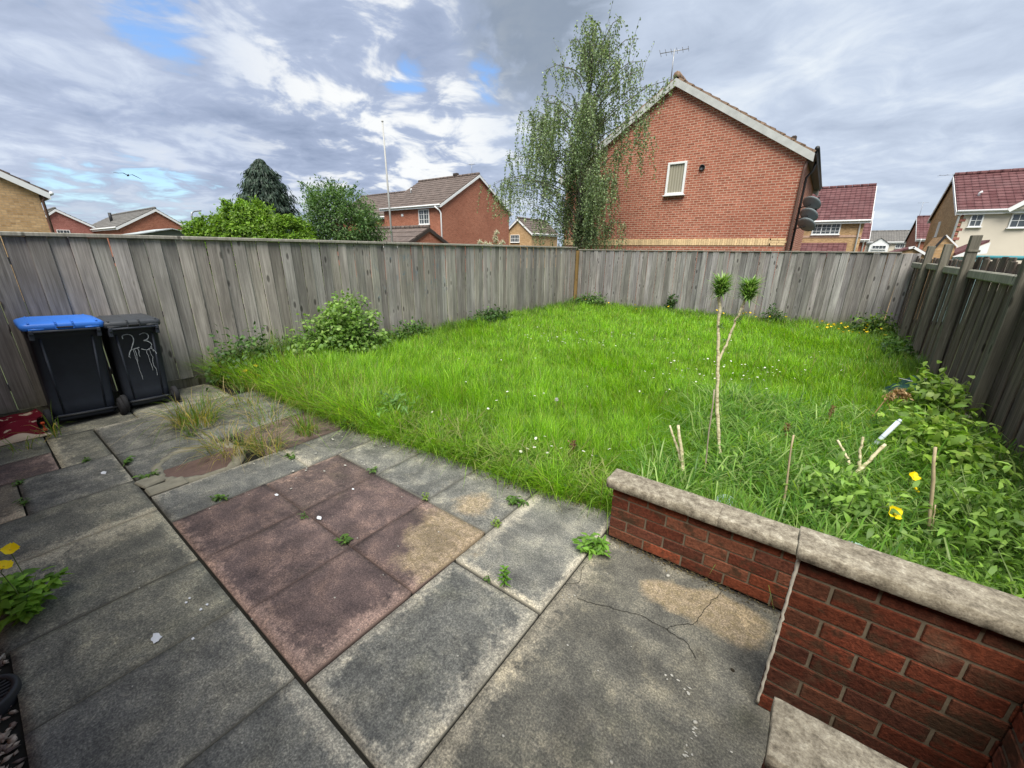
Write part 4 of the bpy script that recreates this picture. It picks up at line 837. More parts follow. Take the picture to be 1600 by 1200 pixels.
def leafy(name, label, cat, loc, n, rad, hgt, L, Wd, cols, mat=None, nst=5, group=None, seed=1, up=.35, stems=True, flat=False):
    r = np.random.default_rng(seed); root = empty(name, loc, label, cat, group); P = []; D = []; N = []; mb = MB()
    for k in range(nst):
        a = r.uniform(0, 6.28); q = rad*r.uniform(.1, 1)**.7; h = hgt*r.uniform(.55, 1.0)*(1-.35*(q/rad)); e = np.array([math.cos(a)*q, math.sin(a)*q, h]); b = np.array([math.cos(a)*q*.25, math.sin(a)*q*.25, 0]); m_ = (b+e)/2+np.array([0, 0, h*.12])
        mb.tube([b, m_, e], [.004, .003, .0015] if hgt > .2 else [.0015, .0012, .0008], 5); m = max(3, n//nst)
        for i in range(m):
            s = r.uniform(.12 if flat else .2, 1); p = b+(m_-b)*min(1, s*2) if s < .5 else m_+(e-m_)*(s*2-1); az = r.uniform(0, 6.28); d = np.array([math.cos(az), math.sin(az), r.normal(up-.25, .25)]); P.append(p+r.normal(0, rad*.05, 3)*np.array([1, 1, .5])); D.append(d); N.append(np.array([r.normal(0, .3), r.normal(0, .3), 1.]))
    if stems: mb.build('stems', M_STEM, root)
    P = np.array(P); P[:, 2] = np.maximum(P[:, 2], .004); n = len(P); V, g, k = leaves_np(P, np.array(D), np.array(N), L*r.uniform(.6, 1.25, n), Wd*r.uniform(.65, 1.2, n), .3)
    cc = np.array(cols)[r.choice(len(cols), n)]*r.normal(1, .18, (n, 1)).clip(.5, 1.6)
    np_mesh('leaves', V, g, mat or M_LEAF, root, {'Col': np.repeat(cc, k, 0)}, True); return root
MG = [(.10, .20, .035), (.14, .26, .05), (.075, .15, .03)]; DG = [(.05, .11, .028), (.075, .15, .035), (.035, .08, .02)]; YG = [(.20, .31, .05), (.16, .27, .04), (.24, .33, .08)]
leafy('poppy_plant', 'leafy bright green poppy plant at the left patio edge', 'plant', (-2.90, -.21, -.02), 260, .17, .24, .07, .035, [(.19, .37, .035), (.25, .44, .05), (.14, .28, .03)], seed=2, nst=20)
leafy('fern_weed', 'ferny bright green weed at the foot of the low brick wall end', 'weed', (-.78, 1.93, 0), 150, .105, .11, .045, .022, [(.13, .28, .035), (.17, .33, .05)], seed=3, nst=14)
WEEDS = [((-4.44, .50), .07, 'low weed at the slab corner in front of the blue-lidded bin'), ((-4.64, -.10), .05, 'small weed in the joint at the left picture edge, farther one'), ((-4.25, -.10), .05, 'small weed in the joint at the left picture edge, nearer one'), ((-3.2, .76), .065, 'flat green weed in the joint beside the leftmost red slab'), ((-3.42, 1.38), .06, 'leafy weed in the joint between grey slabs just past the manhole lid'), ((-2.52, 1.02), .035, 'tiny weed at the joint crossing between the farthest red slabs'), ((-2.08, 1.06), .06, 'dark sprawling weed at the joint crossing amid the red slabs'), ((-2.66, 1.68), .05, 'little weed in the dark joint along the far edge of the red slabs'), ((-2.03, 1.68), .045, 'tiny yellow-green tuft weed in the joint at the buff worn slab'), ((-1.44, 2.03), .085, 'leafy weed growing in the joint close to the lawn edge'), ((-1.42, 1.76), .05, 'small mossy weed in the joint below the lawn edge weed'), ((-3.98, .53), .07, 'mossy weed at the end of the broken mortar strip'), ((-4.72, .30), .05, 'thin weed in the joint left of the green-grey slabs'), ((-1.15, 1.36), .03, 'tiny dark weed at the crack end under the wide slab joint')]
for i, ((x, y), r_, lab) in enumerate(WEEDS): leafy('weed', lab, 'weed', (x, y, 0), int(14+r_*420), r_, r_*.8, r_*.55, r_*.26, YG if i in (8, 10) else MG, seed=60+i, nst=6, flat=True)
wd = empty('weed_seedling', (-1.06, 1.38, -.01), 'upright willowy seedling rising from the dark joint between two grey slabs', 'weed')
mb = MB(); mb.tube([(0, 0, 0), (.006, 0, .06), (.002, .004, .13)], [.003, .0025, .0012], 6); mb.build('stem', M_STEM, wd)
n = 26; z = np.linspace(.03, .135, n); a = np.arange(n)*2.4; P = np.stack([np.full(n, .003), np.zeros(n), z], 1); D = np.stack([np.cos(a), np.sin(a), .3+z*3], 1); o = leafobj('leaves', P, D, np.stack([np.cos(a)*-.3, np.sin(a)*-.3, np.ones(n)], 1), np.linspace(.05, .03, n), .013, [(.12, .27, .03), (.15, .31, .04)], M_LEAF); o.parent = wd
def tuft(label, loc, n, h, spread, cols, seed, lean=.8, w=.005, wts=None):
    r = np.random.default_rng(seed); a = r.uniform(0, 6.28, n); q = spread*np.sqrt(r.uniform(0, 1, n)); base = np.stack([loc[0]+np.cos(a)*q, loc[1]+np.sin(a)*q*.8, np.full(n, loc[2])], 1)
    return tag(bladeobj('grass_tuft', base, h*1.2*r.uniform(.3, 1.3, n), w*r.uniform(.6, 1.3, n), np.clip(r.normal(lean, .5, n), .1, 1.8), a+r.normal(0, .6, n), cols, M_GRASS, var=.2, curl=.2, wts=wts), label, 'grass tuft', 'grass tufts on the patio')
ST = [(.36, .30, .11), (.13, .24, .04), (.17, .28, .05), (.44, .36, .19)]
tuft('large straw and green grass tuft on the slabs in front of the slimmer bin', (-4.93, 1.13, 0), 322, .27, 0.22, ST, 1, .85, .0058, [.3, .3, .25, .15]); tuft('flattened straw-coloured grass tuft sprawling over the manhole lid', (-4.02, 1.12, 0), 204, .22, 0.242, ST, 2, 1.15, .005, [.35, .2, .15, .3]); tuft('yellowish grass tuft at the near right rim of the manhole lid', (-3.72, 1.32, 0), 161, .22, 0.143, ST, 3, 1.0, .005, [.4, .2, .2, .2])
tuft('upright green grass tuft between the manhole lid and the lawn', (-3.80, 1.72, 0), 148, .24, 0.121, ST, 4, .65, .006, [.15, .4, .35, .1]); tuft('few pale grass blades sprouting beside the left bin wheel and rug', (-5.62, .20, 0), 16, .30, 0.055, ST, 5, .8, .007, [.1, .4, .4, .1])
tuft('sparse grass tuft fringing the lawn corner by the left fence', (-5.3, 1.75, 0), 260, .22, 0.462, ST, 6, .95, .0052, [.3, .25, .2, .25]); tuft('dry wispy grass tuft in the joint behind the manhole lid', (-4.4, 1.62, 0), 142, .24, 0.275, ST, 7, 1.0, .0048, [.25, .3, .2, .25])
tuft('tiny grass tuft in the joint before the large straw tuft', (-4.6, .98, 0), 37, .13, 0.055, ST, 8, 1.0, .004, [.2, .4, .3, .1])
tuft('few grass blades hanging over the rug corner at the patio edge', (-5.5, .02, 0), 24, .22, 0.132, ST, 9, 1.1, .005, [.25, .3, .35, .1])
# bramble shrubs and weeds by the fences
def bushy(name, label, loc, radii, ncl, nper, L, Wd, cols, seed, cl=.07, mat=None, cat='shrub', zc=None):
    root = empty(name, loc, label, cat); mb = MB(); r = random.Random(seed)
    for k in range(9): a = r.uniform(0, 6.28); mb.tube([(r.gauss(0, .05), r.gauss(0, .05), 0), (math.cos(a)*radii[0]*.4, math.sin(a)*radii[1]*.4, radii[2]*1.0), (math.cos(a)*radii[0]*.75, math.sin(a)*radii[1]*.75, radii[2]*r.uniform(1.0, 1.6))], [.006, .005, .002], 5)
    mb.build('stems', M_STEM, root); rr = np.random.default_rng(seed)
    d = unit(rr.normal(0, 1, (ncl, 3))); d[:, 2] = np.abs(d[:, 2])*1.1-.35; q = rr.uniform(.25, 1, ncl)**.6; c = d*np.array(radii)*q[:, None]*(1+rr.normal(0, .13, ncl))[:, None]+np.array([0, 0, zc or radii[2]*.62]); c[:, 2] = np.maximum(c[:, 2], .05)
    P = (c[:, None]+rr.normal(0, cl, (ncl, nper, 3))).reshape(-1, 3); D = unit(np.repeat(d, nper, 0)*.7+rr.normal(0, .6, (len(P), 3))+np.array([0, 0, -.1])); N = unit(rr.normal(0, .35, (len(P), 3))+np.array([.25, 0, 1.])); n = len(P)
    V, g, k = leaves_np(P, D, N, L*rr.uniform(.6, 1.25, n), Wd*rr.uniform(.7, 1.2, n), .35); cc = np.array(cols)[rr.choice(len(cols), n)]*np.repeat(rr.normal(1, .15, ncl), nper)[:, None]*rr.normal(1, .14, (n, 1))
    np_mesh('leaves', V, g, mat or M_LEAF, root, {'Col': np.repeat(cc.clip(.01, 1), k, 0)}, True); return root
bushy('bramble_bush', 'largest bushy bramble growing against the left fence', (-6.0, 3.55, 0), (.42, .78, .62), 190, 14, .075, .048, [(.15, .27, .05), (.20, .34, .065), (.10, .19, .04), (.25, .37, .10)], 71, .065)
bushy('bramble_shoot', 'loose taller bramble shoots at the top of the fence bush', (-6.2, 3.75, .62), (.2, .42, .32), 40, 9, .06, .04, [(.17, .30, .07), (.22, .35, .09)], 72, .06, zc=.2, cat='shoots')
bushy('nettle_patch', 'darker nettle patch on the left fence between the tuft and the bramble', (-6.15, 2.15, 0), (.22, .42, .45), 46, 10, .08, .04, DG+[(.09, .17, .04)], 73, .07, cat='weeds')
bushy('dock_plant', 'thin grey-green weed clump leaning on the left fence beside the bramble', (-6.2, 2.68, 0), (.18, .3, .42), 26, 8, .10, .022, [(.10, .16, .06), (.08, .13, .045)], 74, .08, cat='weeds')
bushy('weed_clump', 'low dark weed clump at the left fence between the bramble and the corner', (-6.15, 7.4, 0), (.25, .75, .26), 60, 10, .09, .055, DG, 75, .08, cat='weeds')
bushy('weed_clump', 'leafy weed clump in the grass just right of the bramble bush', (-6.1, 4.9, 0), (.25, .5, .30), 46, 10, .075, .04, DG+MG, 76, .07, cat='weeds')
bushy('weed_clump', 'green weed clump in the corner beside the yellow fence post', (-5.6, 11.75, 0), (.6, .3, .30), 50, 10, .10, .05, DG+MG, 77, .08, cat='weeds')
bushy('climbing_weed', 'single dark ivy-like weed climbing the far fence behind the lawn', (-3.3, 12.1, .05), (.10, .05, .36), 24, 8, .08, .05, DG, 78, .05, cat='weed', zc=.25)
bushy('weed_clump', 'grey-green weed clump at the far fence behind the taller stem crown', (-.75, 11.9, 0), (.22, .14, .32), 26, 8, .09, .04, DG, 80, .06, cat='weeds')
bushy('weed_clump', 'weed clump with yellow-green tips in the far right fence corner', (1.1, 11.5, 0), (.35, .4, .36), 60, 10, .085, .045, DG+YG, 81, .08, cat='weeds')
bushy('weed_clump', 'weeds along the foot of the first two right-hand fence posts', (1.28, 9.3, 0), (.16, .9, .24), 50, 10, .08, .04, MG+DG, 82, .07, cat='weeds')
bushy('bramble_bush', 'broad-leaved pale green bramble against the right fence', (1.02, 4.45, 0), (.34, .55, .34), 140, 9, .085, .046, [(.26, .42, .06), (.20, .35, .05), (.33, .45, .10), (.14, .25, .04)], 83, .075, M_LEAF)
bushy('bramble_bush', 'smaller bramble with yellowing tips, farther along the right fence', (1.22, 5.75, 0), (.25, .5, .42), 70, 8, .09, .05, [(.24, .38, .06), (.30, .40, .12), (.15, .26, .04)], 84, .075, M_LEAF)
bushy('cleavers_patch', 'bright small-leaved cleavers in the right corner behind the tall wall', (1.05, 2.35, 0), (.45, .5, .30), 260, 9, .042, .014, [(.16, .29, .035), (.20, .34, .05), (.12, .23, .03)], 86, .05, cat='weeds')
bushy('cleavers_patch', 'small-leaved cleavers behind the tall wall left of the pale dish', (.52, 2.15, 0), (.25, .3, .2), 90, 8, .04, .015, [(.13, .25, .035), (.17, .29, .05)], 87, .05, cat='weeds')
bushy('bed_weed', 'leafy weeds tangled in the long grass left of the thick cane', (.42, 3.0, 0), (.34, .42, .30), 90, 8, .07, .026, [(.17, .31, .05), (.23, .38, .07), (.12, .22, .04)], 90, .07, cat='weeds')
bushy('bed_weed', 'willowy weeds between the thick cane and the right fence', (1.05, 3.1, 0), (.28, .55, .34), 110, 8, .085, .022, [(.17, .31, .05), (.24, .38, .08), (.12, .22, .04)], 91, .08, cat='weeds')
bushy('bed_weed', 'low leafy weeds around the foot of the tall bare stem', (-.25, 3.2, 0), (.3, .35, .16), 60, 8, .06, .024, [(.15, .28, .05), (.20, .34, .06), (.10, .19, .035)], 92, .06, cat='weeds')
bushy('thistle', 'bluish thistle rosette standing in the grass at the patio edge', (-3.35, 2.45, 0), (.24, .2, .22), 30, 6, .085, .022, [(.12, .24, .06), (.15, .28, .075)], 88, .05, cat='weed')
bushy('dock_rosette', 'dark broad leaves at the lawn edge behind the grey slabs', (-3.6, 2.12, 0), (.2, .13, .08), 22, 5, .10, .045, DG, 89, .04, cat='weed', zc=.04)
# the tall bare-stemmed plant and cut stumps
tp_ = empty('tall_stem_plant', (-.33, 3.38, 0), 'tall bare pale stem forking to two green leafy crowns', 'plant')
pt = lambda *a: [(x+.33, y-3.38, z) for x, y, z in a]
mb = MB(); q = curve2 = None
def wob(pts, r0, r1, seed, n=8):
    r = random.Random(seed); P = []
    for a, b in zip(pts, pts[1:]):
        for i in range(n): P.append(Vector(a).lerp(Vector(b), i/n)+Vector((r.gauss(0, .0025), r.gauss(0, .0025), 0)))
    P.append(Vector(pts[-1])); m = len(P); return P, [(r0+(r1-r0)*i/(m-1))*r.uniform(.85, 1.18) for i in range(m)]
a_, b_ = wob(pt((-.33, 3.38, 0), (-.40, 3.38, .29), (-.465, 3.38, .62), (-.51, 3.38, .95), (-.545, 3.38, 1.2), (-.575, 3.38, 1.45)), .014, .0105, 1); mb.tube(a_, b_, 9)
a_, b_ = wob(pt((-.51, 3.38, .93), (-.475, 3.40, 1.08), (-.44, 3.41, 1.27), (-.405, 3.42, 1.44)), .008, .0085, 2); mb.tube(a_, b_, 8); mb.build('stem', M_SCAR, tp_)
def crown_(c, rad, seed, n=520):
    r = np.random.default_rng(seed); z = r.uniform(-1.6, .7, n)*rad; a = r.uniform(0, 6.28, n); P = np.array(c)+np.stack([np.cos(a)*.022*r.uniform(0, 1.3, n), np.sin(a)*.022*r.uniform(0, 1.3, n), z*.55], 1); D = unit(np.stack([np.cos(a), np.sin(a), r.normal(1.35, .7, n)], 1)); V, g, k = leaves_np(P, D, unit(np.stack([-np.cos(a)*.6, -np.sin(a)*.6, np.ones(n)], 1)), rad*r.uniform(.5, 1.35, n), rad*.12*r.uniform(.7, 1.2, n), .25)
    return np_mesh('leaf_crown', V, g, M_LEAF, tp_, {'Col': np.repeat(np.array([(.19, .33, .09), (.25, .40, .12), (.13, .24, .07), (.36, .48, .22)])[r.choice(4, n)]*r.normal(1, .15, (n, 1)), k, 0)}, True)
crown_((-.245, 0, 1.51), .088, 1); crown_((-.065, .04, 1.49), .088, 2)
for x, y, z in ((-.20, 0, 1.22), (-.09, .03, 1.27), (-.16, .02, 1.12)): r = np.random.default_rng(int(z*100)); n = 12; np_mesh('side_shoot', *(lambda V, g, k: (V, g, M_LEAF, tp_, {'Col': np.tile((.13, .22, .07), (len(V), 1))}, True))(*leaves_np(np.tile((x, y, z), (n, 1)), rand_dir(n), rand_dir(n), .035, .009)))
def cane(name, label, cat, pts, r0, r1, m, seed, extra=()):
    mb = MB(); a_, b_ = wob(pts, r0, r1, seed); mb.tube(a_, b_, 8)
    for e in extra: a_, b_ = wob(e, r0*.75, r1*.7, seed+1); mb.tube(a_, b_, 7)
    return tag(mb.build(name, m), label, cat)
cane('cut_stump', 'cut two-pronged pale plant stump just behind the low brick wall', 'stump', [(-.44, 2.86, 0), (-.51, 2.88, .10), (-.545, 2.89, .25), (-.62, 2.89, .55)], .016, .011, M_SCAR, 3, ([(-.53, 2.89, .2), (-.60, 2.91, .35), (-.685, 2.92, .52)],))
cane('garden_cane', 'thin grey garden cane left of the tall stem plant', 'cane', [(-.40, 2.98, 0), (-.44, 2.98, .84)], .0055, .0045, plain('grey_cane', (.30, .26, .19), .85, .25, 25), 4)
cane('garden_cane', 'pale garden cane rising just behind the wall between the two copings', 'cane', [(.11, 2.84, 0), (.06, 2.84, .69)], .0065, .005, M_CANE, 5)
cane('garden_cane', 'thick garden cane standing near the right fence brambles', 'cane', [(.84, 2.98, 0), (.69, 2.98, .75)], .0085, .008, M_CANE, 6); cane('dry_stalk', 'thin dry stalk leaning beside the thick cane', 'stalk', [(.80, 2.95, 0), (.80, 2.96, .22), (.77, 2.97, .42)], .004, .003, M_CANE, 7)
cane('woody_stump', 'broken woody stump with three pale prongs in the long grass', 'stump', [(.44, 3.6, 0), (.50, 3.68, .16), (.63, 3.80, .42)], .016, .011, M_SCAR, 8, ([(.49, 3.66, .13), (.44, 3.7, .28), (.35, 3.72, .40)], [(.52, 3.70, .2), (.50, 3.72, .33), (.49, 3.74, .46)]))
mb = MB(); mb.tube([(.60, 4.22, .16), (.745, 4.31, .455)], .017, 14); mb.tube([(.745, 4.31, .455), (.755, 4.316, .475)], [.017, .010], 14); mb.tube([(.675, 4.266, .315), (.678, 4.268, .32)], .0175, 14)
tag(mb.build('plastic_tube', plain('pale_blue_white_plastic', (.55, .62, .68), .4, .15, 12)), 'pale blue-white plastic tube leaning in the grass', 'tube')
dh = empty('dead_flower_stem', (.66, 5.1, 0), 'brown arching dead flower stem with drooping seed heads', 'dead plant'); mb = MB()
P = [(0, 0, 0), (.03, .02, .22), (.09, .05, .40), (.19, .08, .50), (.24, .09, .43)]; mb.tube(P, [.006, .006, .005, .004, .002], 6); mb.tube([P[2], (.13, .06, .34), (.16, .07, .27)], [.004, .003, .002], 5); mb.build('stem', M_DRY, dh)
n = 240; tt = rng.uniform(0, 1, n); base = np.array([.10, .055, .42])+(np.array([.23, .09, .45])-np.array([.10, .055, .42]))*tt[:, None]+np.stack([np.zeros(n), np.zeros(n), .06*np.sin(tt*3.1)], 1)+rng.normal(0, .016, (n, 3)); o = leafobj('seed_head', base, unit(rng.normal(0, .6, (n, 3))+np.array([.3, 0, -.7])), rand_dir(n), .04, .012, [(.38, .24, .11), (.28, .17, .08), (.48, .34, .19)], M_LEAF); o.parent = dh
for x, y, h, lab in ((.02, 4.04, .32, 'dark dry seed head on a thin stalk left of the woody stump'), (.33, 4.7, .36, 'brown dock seed spike beyond the woody stump'), (-1.42, 2.8, .21, 'reddish dock spike at the lawn edge left of the low wall')):
    root = empty('seed_spike', (x, y, 0), lab, 'dead plant'); mb = MB(); mb.tube([(0, 0, 0), (.01, 0, h)], [.004, .002], 5); mb.build('stem', M_DRY, root); n = 80; P = np.stack([rng.normal(.008, .012, n), rng.normal(0, .012, n), h*rng.uniform(.7, 1.05, n)], 1); o = leafobj('seed_head', P, rand_dir(n), rand_dir(n), .02, .009, [(.22, .12, .06), (.14, .09, .05)], M_LEAF); o.parent = root
mb = MB(); mb.tube([(1.02, 6.62, .31), (1.10, 6.58, .308), (1.25, 6.50, .30), (1.45, 6.30, .31)], .004, 6); tag(mb.build('wire', plain('white_wire', (.6, .6, .56), .5, .1, 20)), 'straight white wire stretched low by the right fence', 'wire')
# green netting heap under the wire
V = []; nx = 26; U, Vv = np.meshgrid(np.linspace(-1, 1, nx), np.linspace(-1, 1, nx), indexing='ij'); Rr = np.hypot(U, Vv); Z = .30*np.maximum(0, 1-Rr**2*.85)*(1+.25*np.sin(U*6+Vv*3))+.02*np.sin(U*17)*np.cos(Vv*13)
P = np.stack([1.16+.26*U, 6.6+.55*Vv, np.maximum(Z, .0)], -1).reshape(-1, 3); idx = np.arange(nx*nx).reshape(nx, nx); q = np.stack([idx[:-1, :-1], idx[1:, :-1], idx[1:, 1:], idx[:-1, 1:]], -1).reshape(-1, 4)
tag(np_mesh('netting_heap', P, [q], plain('dark_green_netting', (.012, .06, .045), .8, .5, 40, bump=.6), None, None, True), 'heap of dark green netting under the wire by the right fence', 'netting')
# pale plastic lids lying behind the walls
M_PALE = plain('pale_aqua_plastic', (.34, .43, .46), .4, .1, 12, spec=.5)
def dish_lid(loc, rr, tilt, label, dome=.02):
    mb = MB(); mb.lathe([(0, dome), (rr*.5, dome*.9), (rr*.80, dome*.55), (rr*.84, .004), (rr*.9, .006), (rr, .012), (rr*1.03, .004), (rr, -.012), (rr*.9, -.016), (0, -.016)], (0, 0, 0), 32); o = mb.build('plastic_dish', M_PALE); o.location = loc; o.rotation_euler = tilt; tag(o, label, 'dish')
dish_lid((.44, 2.54, .21), .075, (.25, -.1, 0), 'pale round plastic dish in the weeds behind the tall brick wall', .03); dish_lid((-.20, 2.63, .19), .072, (.5, .3, 0), 'pale plastic dish tilted behind the low wall, left of its pair'); dish_lid((-.06, 2.56, .17), .072, (.4, -.3, 0), 'pale plastic dish tilted behind the low wall, right of its pair')
# small debris on the patio
for x, y, s, lab in ((-.36, 2.0, .012, 'black crumb of dirt at the foot of the low wall'), (.03, 1.62, .008, 'small dark clod near the tall wall corner'), (-.05, 1.30, .009, 'pale pebble on the big concrete slab near the tall wall'), (-.26, .98, .008, 'little round snail shell on the big concrete slab'), (-.88, 1.95, .010, 'small pebble beside the fern weed')):
    mb = MB(); r = random.Random(int(abs(x)*1000)); mb.lathe([(0, s*.8), (s*.6, s*.65), (s, s*.1), (s*.8, -s*.4), (0, -s*.5)], (0, 0, 0), 9); o = mb.build('pebble', M_SOIL if 'd' in lab.split()[0]+lab.split()[1] and ('black' in lab or 'dark' in lab) else M_CREAMFLECK); o.location = (x, y, s*.5); o.scale = (1.2, .8, .8); o.rotation_euler = (r.random(), r.random(), r.random()); tag(o, lab, 'pebble')
n = 420; x = rng.uniform(-.75, .16, n); y = 2.115-np.abs(rng.normal(0, .03, n)); k_ = rng.uniform(0, 1, n) < .5
lit = np.stack([np.concatenate([x, rng.uniform(-6.2, -.9, 500)]), np.zeros(n+500), np.zeros(n+500)], 1); lit[:n, 1] = y; lit[n:, 1] = front_y(lit[n:, 0])-np.abs(rng.normal(0, .06, 500)); lit[:, 2] = .006
tag(leafobj('dead_grass_litter', lit, unit(rng.normal(0, 1, (n+500, 3))*np.array([1, 1, .08])), np.tile((0, 0, 1.), (n+500, 1))+rng.normal(0, .1, (n+500, 3)), rng.uniform(.008, .05, n+500)*np.where(np.arange(n+500) < n, .4, 1), .004, [(.10, .08, .04), (.22, .18, .09), (.04, .03, .02)], M_LEAF), 'dead grass and dirt litter along the patio edges', 'litter', kind='stuff')
# ================================================================== HOUSES BEYOND THE FENCES
def window(root, face, c, w, h, cols=1, rows=2, glass=None, fr=0.055, sill=True, mull=True):
    """face '-y' | '+x' | '-x'; c = centre on the wall plane"""
    c = Vector(c); u = Vector((1, 0, 0)) if face == '-y' else Vector((0, 1, 0)); nrm = {'-y': Vector((0, -1, 0)), '+x': Vector((1, 0, 0)), '-x': Vector((-1, 0, 0))}[face]
    def bx(mb, a, z, sw, sh, off, th):
        p = c + u*a + Vector((0, 0, z)) + nrm*off; d = (sw, th, sh) if face == '-y' else (th, sw, sh); mb.box(p, d, None, 0.006)
    mb = MB()
    bx(mb, 0, h/2-fr/2, w, fr, 0.015, 0.09); bx(mb, 0, -h/2+fr/2, w, fr, 0.015, 0.09)
    bx(mb, -w/2+fr/2, 0, fr, h-2*fr, 0.015, 0.09); bx(mb, w/2-fr/2, 0, fr, h-2*fr, 0.015, 0.09)
    if mull:
        for k in range(1, cols): bx(mb, -w/2+w*k/cols, 0, fr*.8, h-2*fr, 0.012, 0.08)
        nbar = cols*2 if cols > 1 else 2
        for k in range(nbar):
            if nbar > 1 and k and k % 2 == 1 or nbar == 2 and k == 1: bx(mb, -w/2+w*k/nbar, 0, .025, h-2*fr, 0.009, 0.06)
        for k in range(1, rows): bx(mb, 0, -h/2+h*k/rows, w-2*fr, .03, 0.006, 0.055)
    if sill: bx(mb, 0, -h/2-.02, w+.1, .04, 0.05, 0.13)
    f = reparent(mb.build('window', M_WHITE), root)
    mb = MB(); bx(mb, 0, 0, w-2*fr+.01, h-2*fr+.01, 0.0, 0.03); g = mb.build('pane', glass or M_GLASS); g.parent = f; g.matrix_parent_inverse = Matrix.Translation(-root.location)
    g.parent = f; g.matrix_parent_inverse = Matrix.Identity(4)
    return f
def courses(mb, e0, e1, r0, r1, n, th=0.03, over=0.06):
    """one roof slope from eave line e0-e1 up to ridge line r0-r1 as overlapping tile courses"""
    e0, e1, r0, r1 = map(Vector, (e0, e1, r0, r1)); nrm = (e1-e0).cross(r0-e0).normalized()
    if nrm.z < 0: nrm = -nrm
    for k in range(n):
        a, b = k/n, min((k+1)/n + over/n*1.5, 1.0)
        lo0, lo1, hi0, hi1 = e0.lerp(r0, a)+nrm*th, e1.lerp(r1, a)+nrm*th, e0.lerp(r0, b), e1.lerp(r1, b)
        q = [lo0, lo1, hi1, hi0]; d = -nrm*(th+.03)
        mb._add(q+[p+d for p in q], [(0, 1, 2, 3), (7, 6, 5, 4), (0, 4, 5, 1), (1, 5, 6, 2), (2, 6, 7, 3), (3, 7, 4, 0)])
def gable_house(label, x0, x1, y0, y1, ze, zr, axis, wall, tile, oh=0.25, ov=0.2, barge=None, rows=14, group=None, name='brick_house', z0=-0.5, ridge=None, bw=0.17, gutter_sides=(0, 1), ridge_at=0.5, gmat=None):
    root = empty(name, ((x0+x1)/2, (y0+y1)/2, 0), label, 'house', group)
    barge = barge or M_WHITE
    mb = MB()
    if axis == 'y':
        xm = x0+(x1-x0)*ridge_at; mb.prism([(x0, y0, z0), (x1, y0, z0), (x1, y0, ze), (xm, y0, zr), (x0, y0, ze)], (0, y1-y0, 0)); sl = (zr-ze)/(xm-x0)
        E = [((x0-ov, y0-oh, ze-ov*sl), (x0-ov, y1+oh, ze-ov*sl)), ((x1+ov, y0-oh, ze-ov*sl), (x1+ov, y1+oh, ze-ov*sl))]; Rg = ((xm, y0-oh, zr), (xm, y1+oh, zr))
        ends = [(y0-oh-.012, -1), (y1+oh+.012, 1)]; ep = lambda s, e: ((x0-ov, e, ze-ov*sl) if s == 0 else (x1+ov, e, ze-ov*sl)); rp = lambda e: (xm, e, zr)
    else:
        ym = y0+(y1-y0)*ridge_at; mb.prism([(x0, y0, z0), (x0, y1, z0), (x0, y1, ze), (x0, ym, zr), (x0, y0, ze)], (x1-x0, 0, 0)); sl = (zr-ze)/(ym-y0)
        E = [((x0-oh, y0-ov, ze-ov*sl), (x1+oh, y0-ov, ze-ov*sl)), ((x0-oh, y1+ov, ze-ov*sl), (x1+oh, y1+ov, ze-ov*sl))]; Rg = ((x0-oh, ym, zr), (x1+oh, ym, zr))
        ends = [(x0-oh-.012, -1), (x1+oh+.012, 1)]; ep = lambda s, e: ((e, y0-ov, ze-ov*sl) if s == 0 else (e, y1+ov, ze-ov*sl)); rp = lambda e: (e, ym, zr)
    up = Vector((0, 0, 0.10))
    reparent(mb.build('wall', wall, None, uv=True), root)
    mb = MB()
    for s in (0, 1): courses(mb, Vector(E[s][0])+up, Vector(E[s][1])+up, Vector(Rg[0])+up, Vector(Rg[1])+up, rows)
    n = max(4, int((Vector(Rg[1])-Vector(Rg[0])).length/0.45))
    for k in range(n):
        a = Vector(Rg[0]).lerp(Vector(Rg[1]), k/n)+up+Vector((0, 0, .03)); b = Vector(Rg[0]).lerp(Vector(Rg[1]), (k+1)/n)+up+Vector((0, 0, .03)); mb.tube([a, a.lerp(b, .97)], [.125, .115], 8)
    rf = reparent(mb.build('roof', tile, None, uv=True), root)
    for e, sg in ends:
        mb = MB()
        for s in (0, 1):
            p, q = Vector(ep(s, e)), Vector(rp(e)); mb.prism([p+Vector((0, 0, .05)), q+Vector((0, 0, .05)), q+Vector((0, 0, .05-bw*1.2)), p+Vector((0, 0, .05-bw*1.2))], (0, .03*sg, 0) if axis == 'y' else (.03*sg, 0, 0))
        reparent(mb.build('bargeboard', barge), root)
    for s in gutter_sides:
        a, b = Vector(E[s][0]), Vector(E[s][1]); o = Vector((0.05*(1 if s else -1), 0, 0)) if axis == 'y' else Vector((0, 0.05*(1 if s else -1), 0))
        mb = MB(); mb.tube([a+o+Vector((0, 0, .05)), b+o+Vector((0, 0, .05))], 0.06, 8); mb.beam(a+Vector((0, 0, -.04))-o*.4, b+Vector((0, 0, -.04))-o*.4, .03, .17); reparent(mb.build('gutter', M_WHITE), root)
    return root
def pipe(root, pts, r=0.04, m=None, name='downpipe'):
    mb = MB(); mb.tube(pts, r, 8); return reparent(mb.build(name, m or M_WHITE), root)
def aerial(root, p, h, n=7, d=(1, 0, 0), L=0.9):
    p = Vector(p); d = Vector(d); s = Vector((-d.y, d.x, 0)); mb = MB(); mb.tube([p, p+Vector((0, 0, h))], 0.018, 6); c = p+Vector((0, 0, h-.06)); mb.tube([c-d*L/2, c+d*L/2], .012, 6)
    for k in range(n):
        q = c+d*(-L/2+L*k/(n-1)); l = .28-.1*k/n; mb.tube([q-s*l, q+s*l], .007, 5)
    return reparent(mb.build('tv_aerial', M_METAL), root)
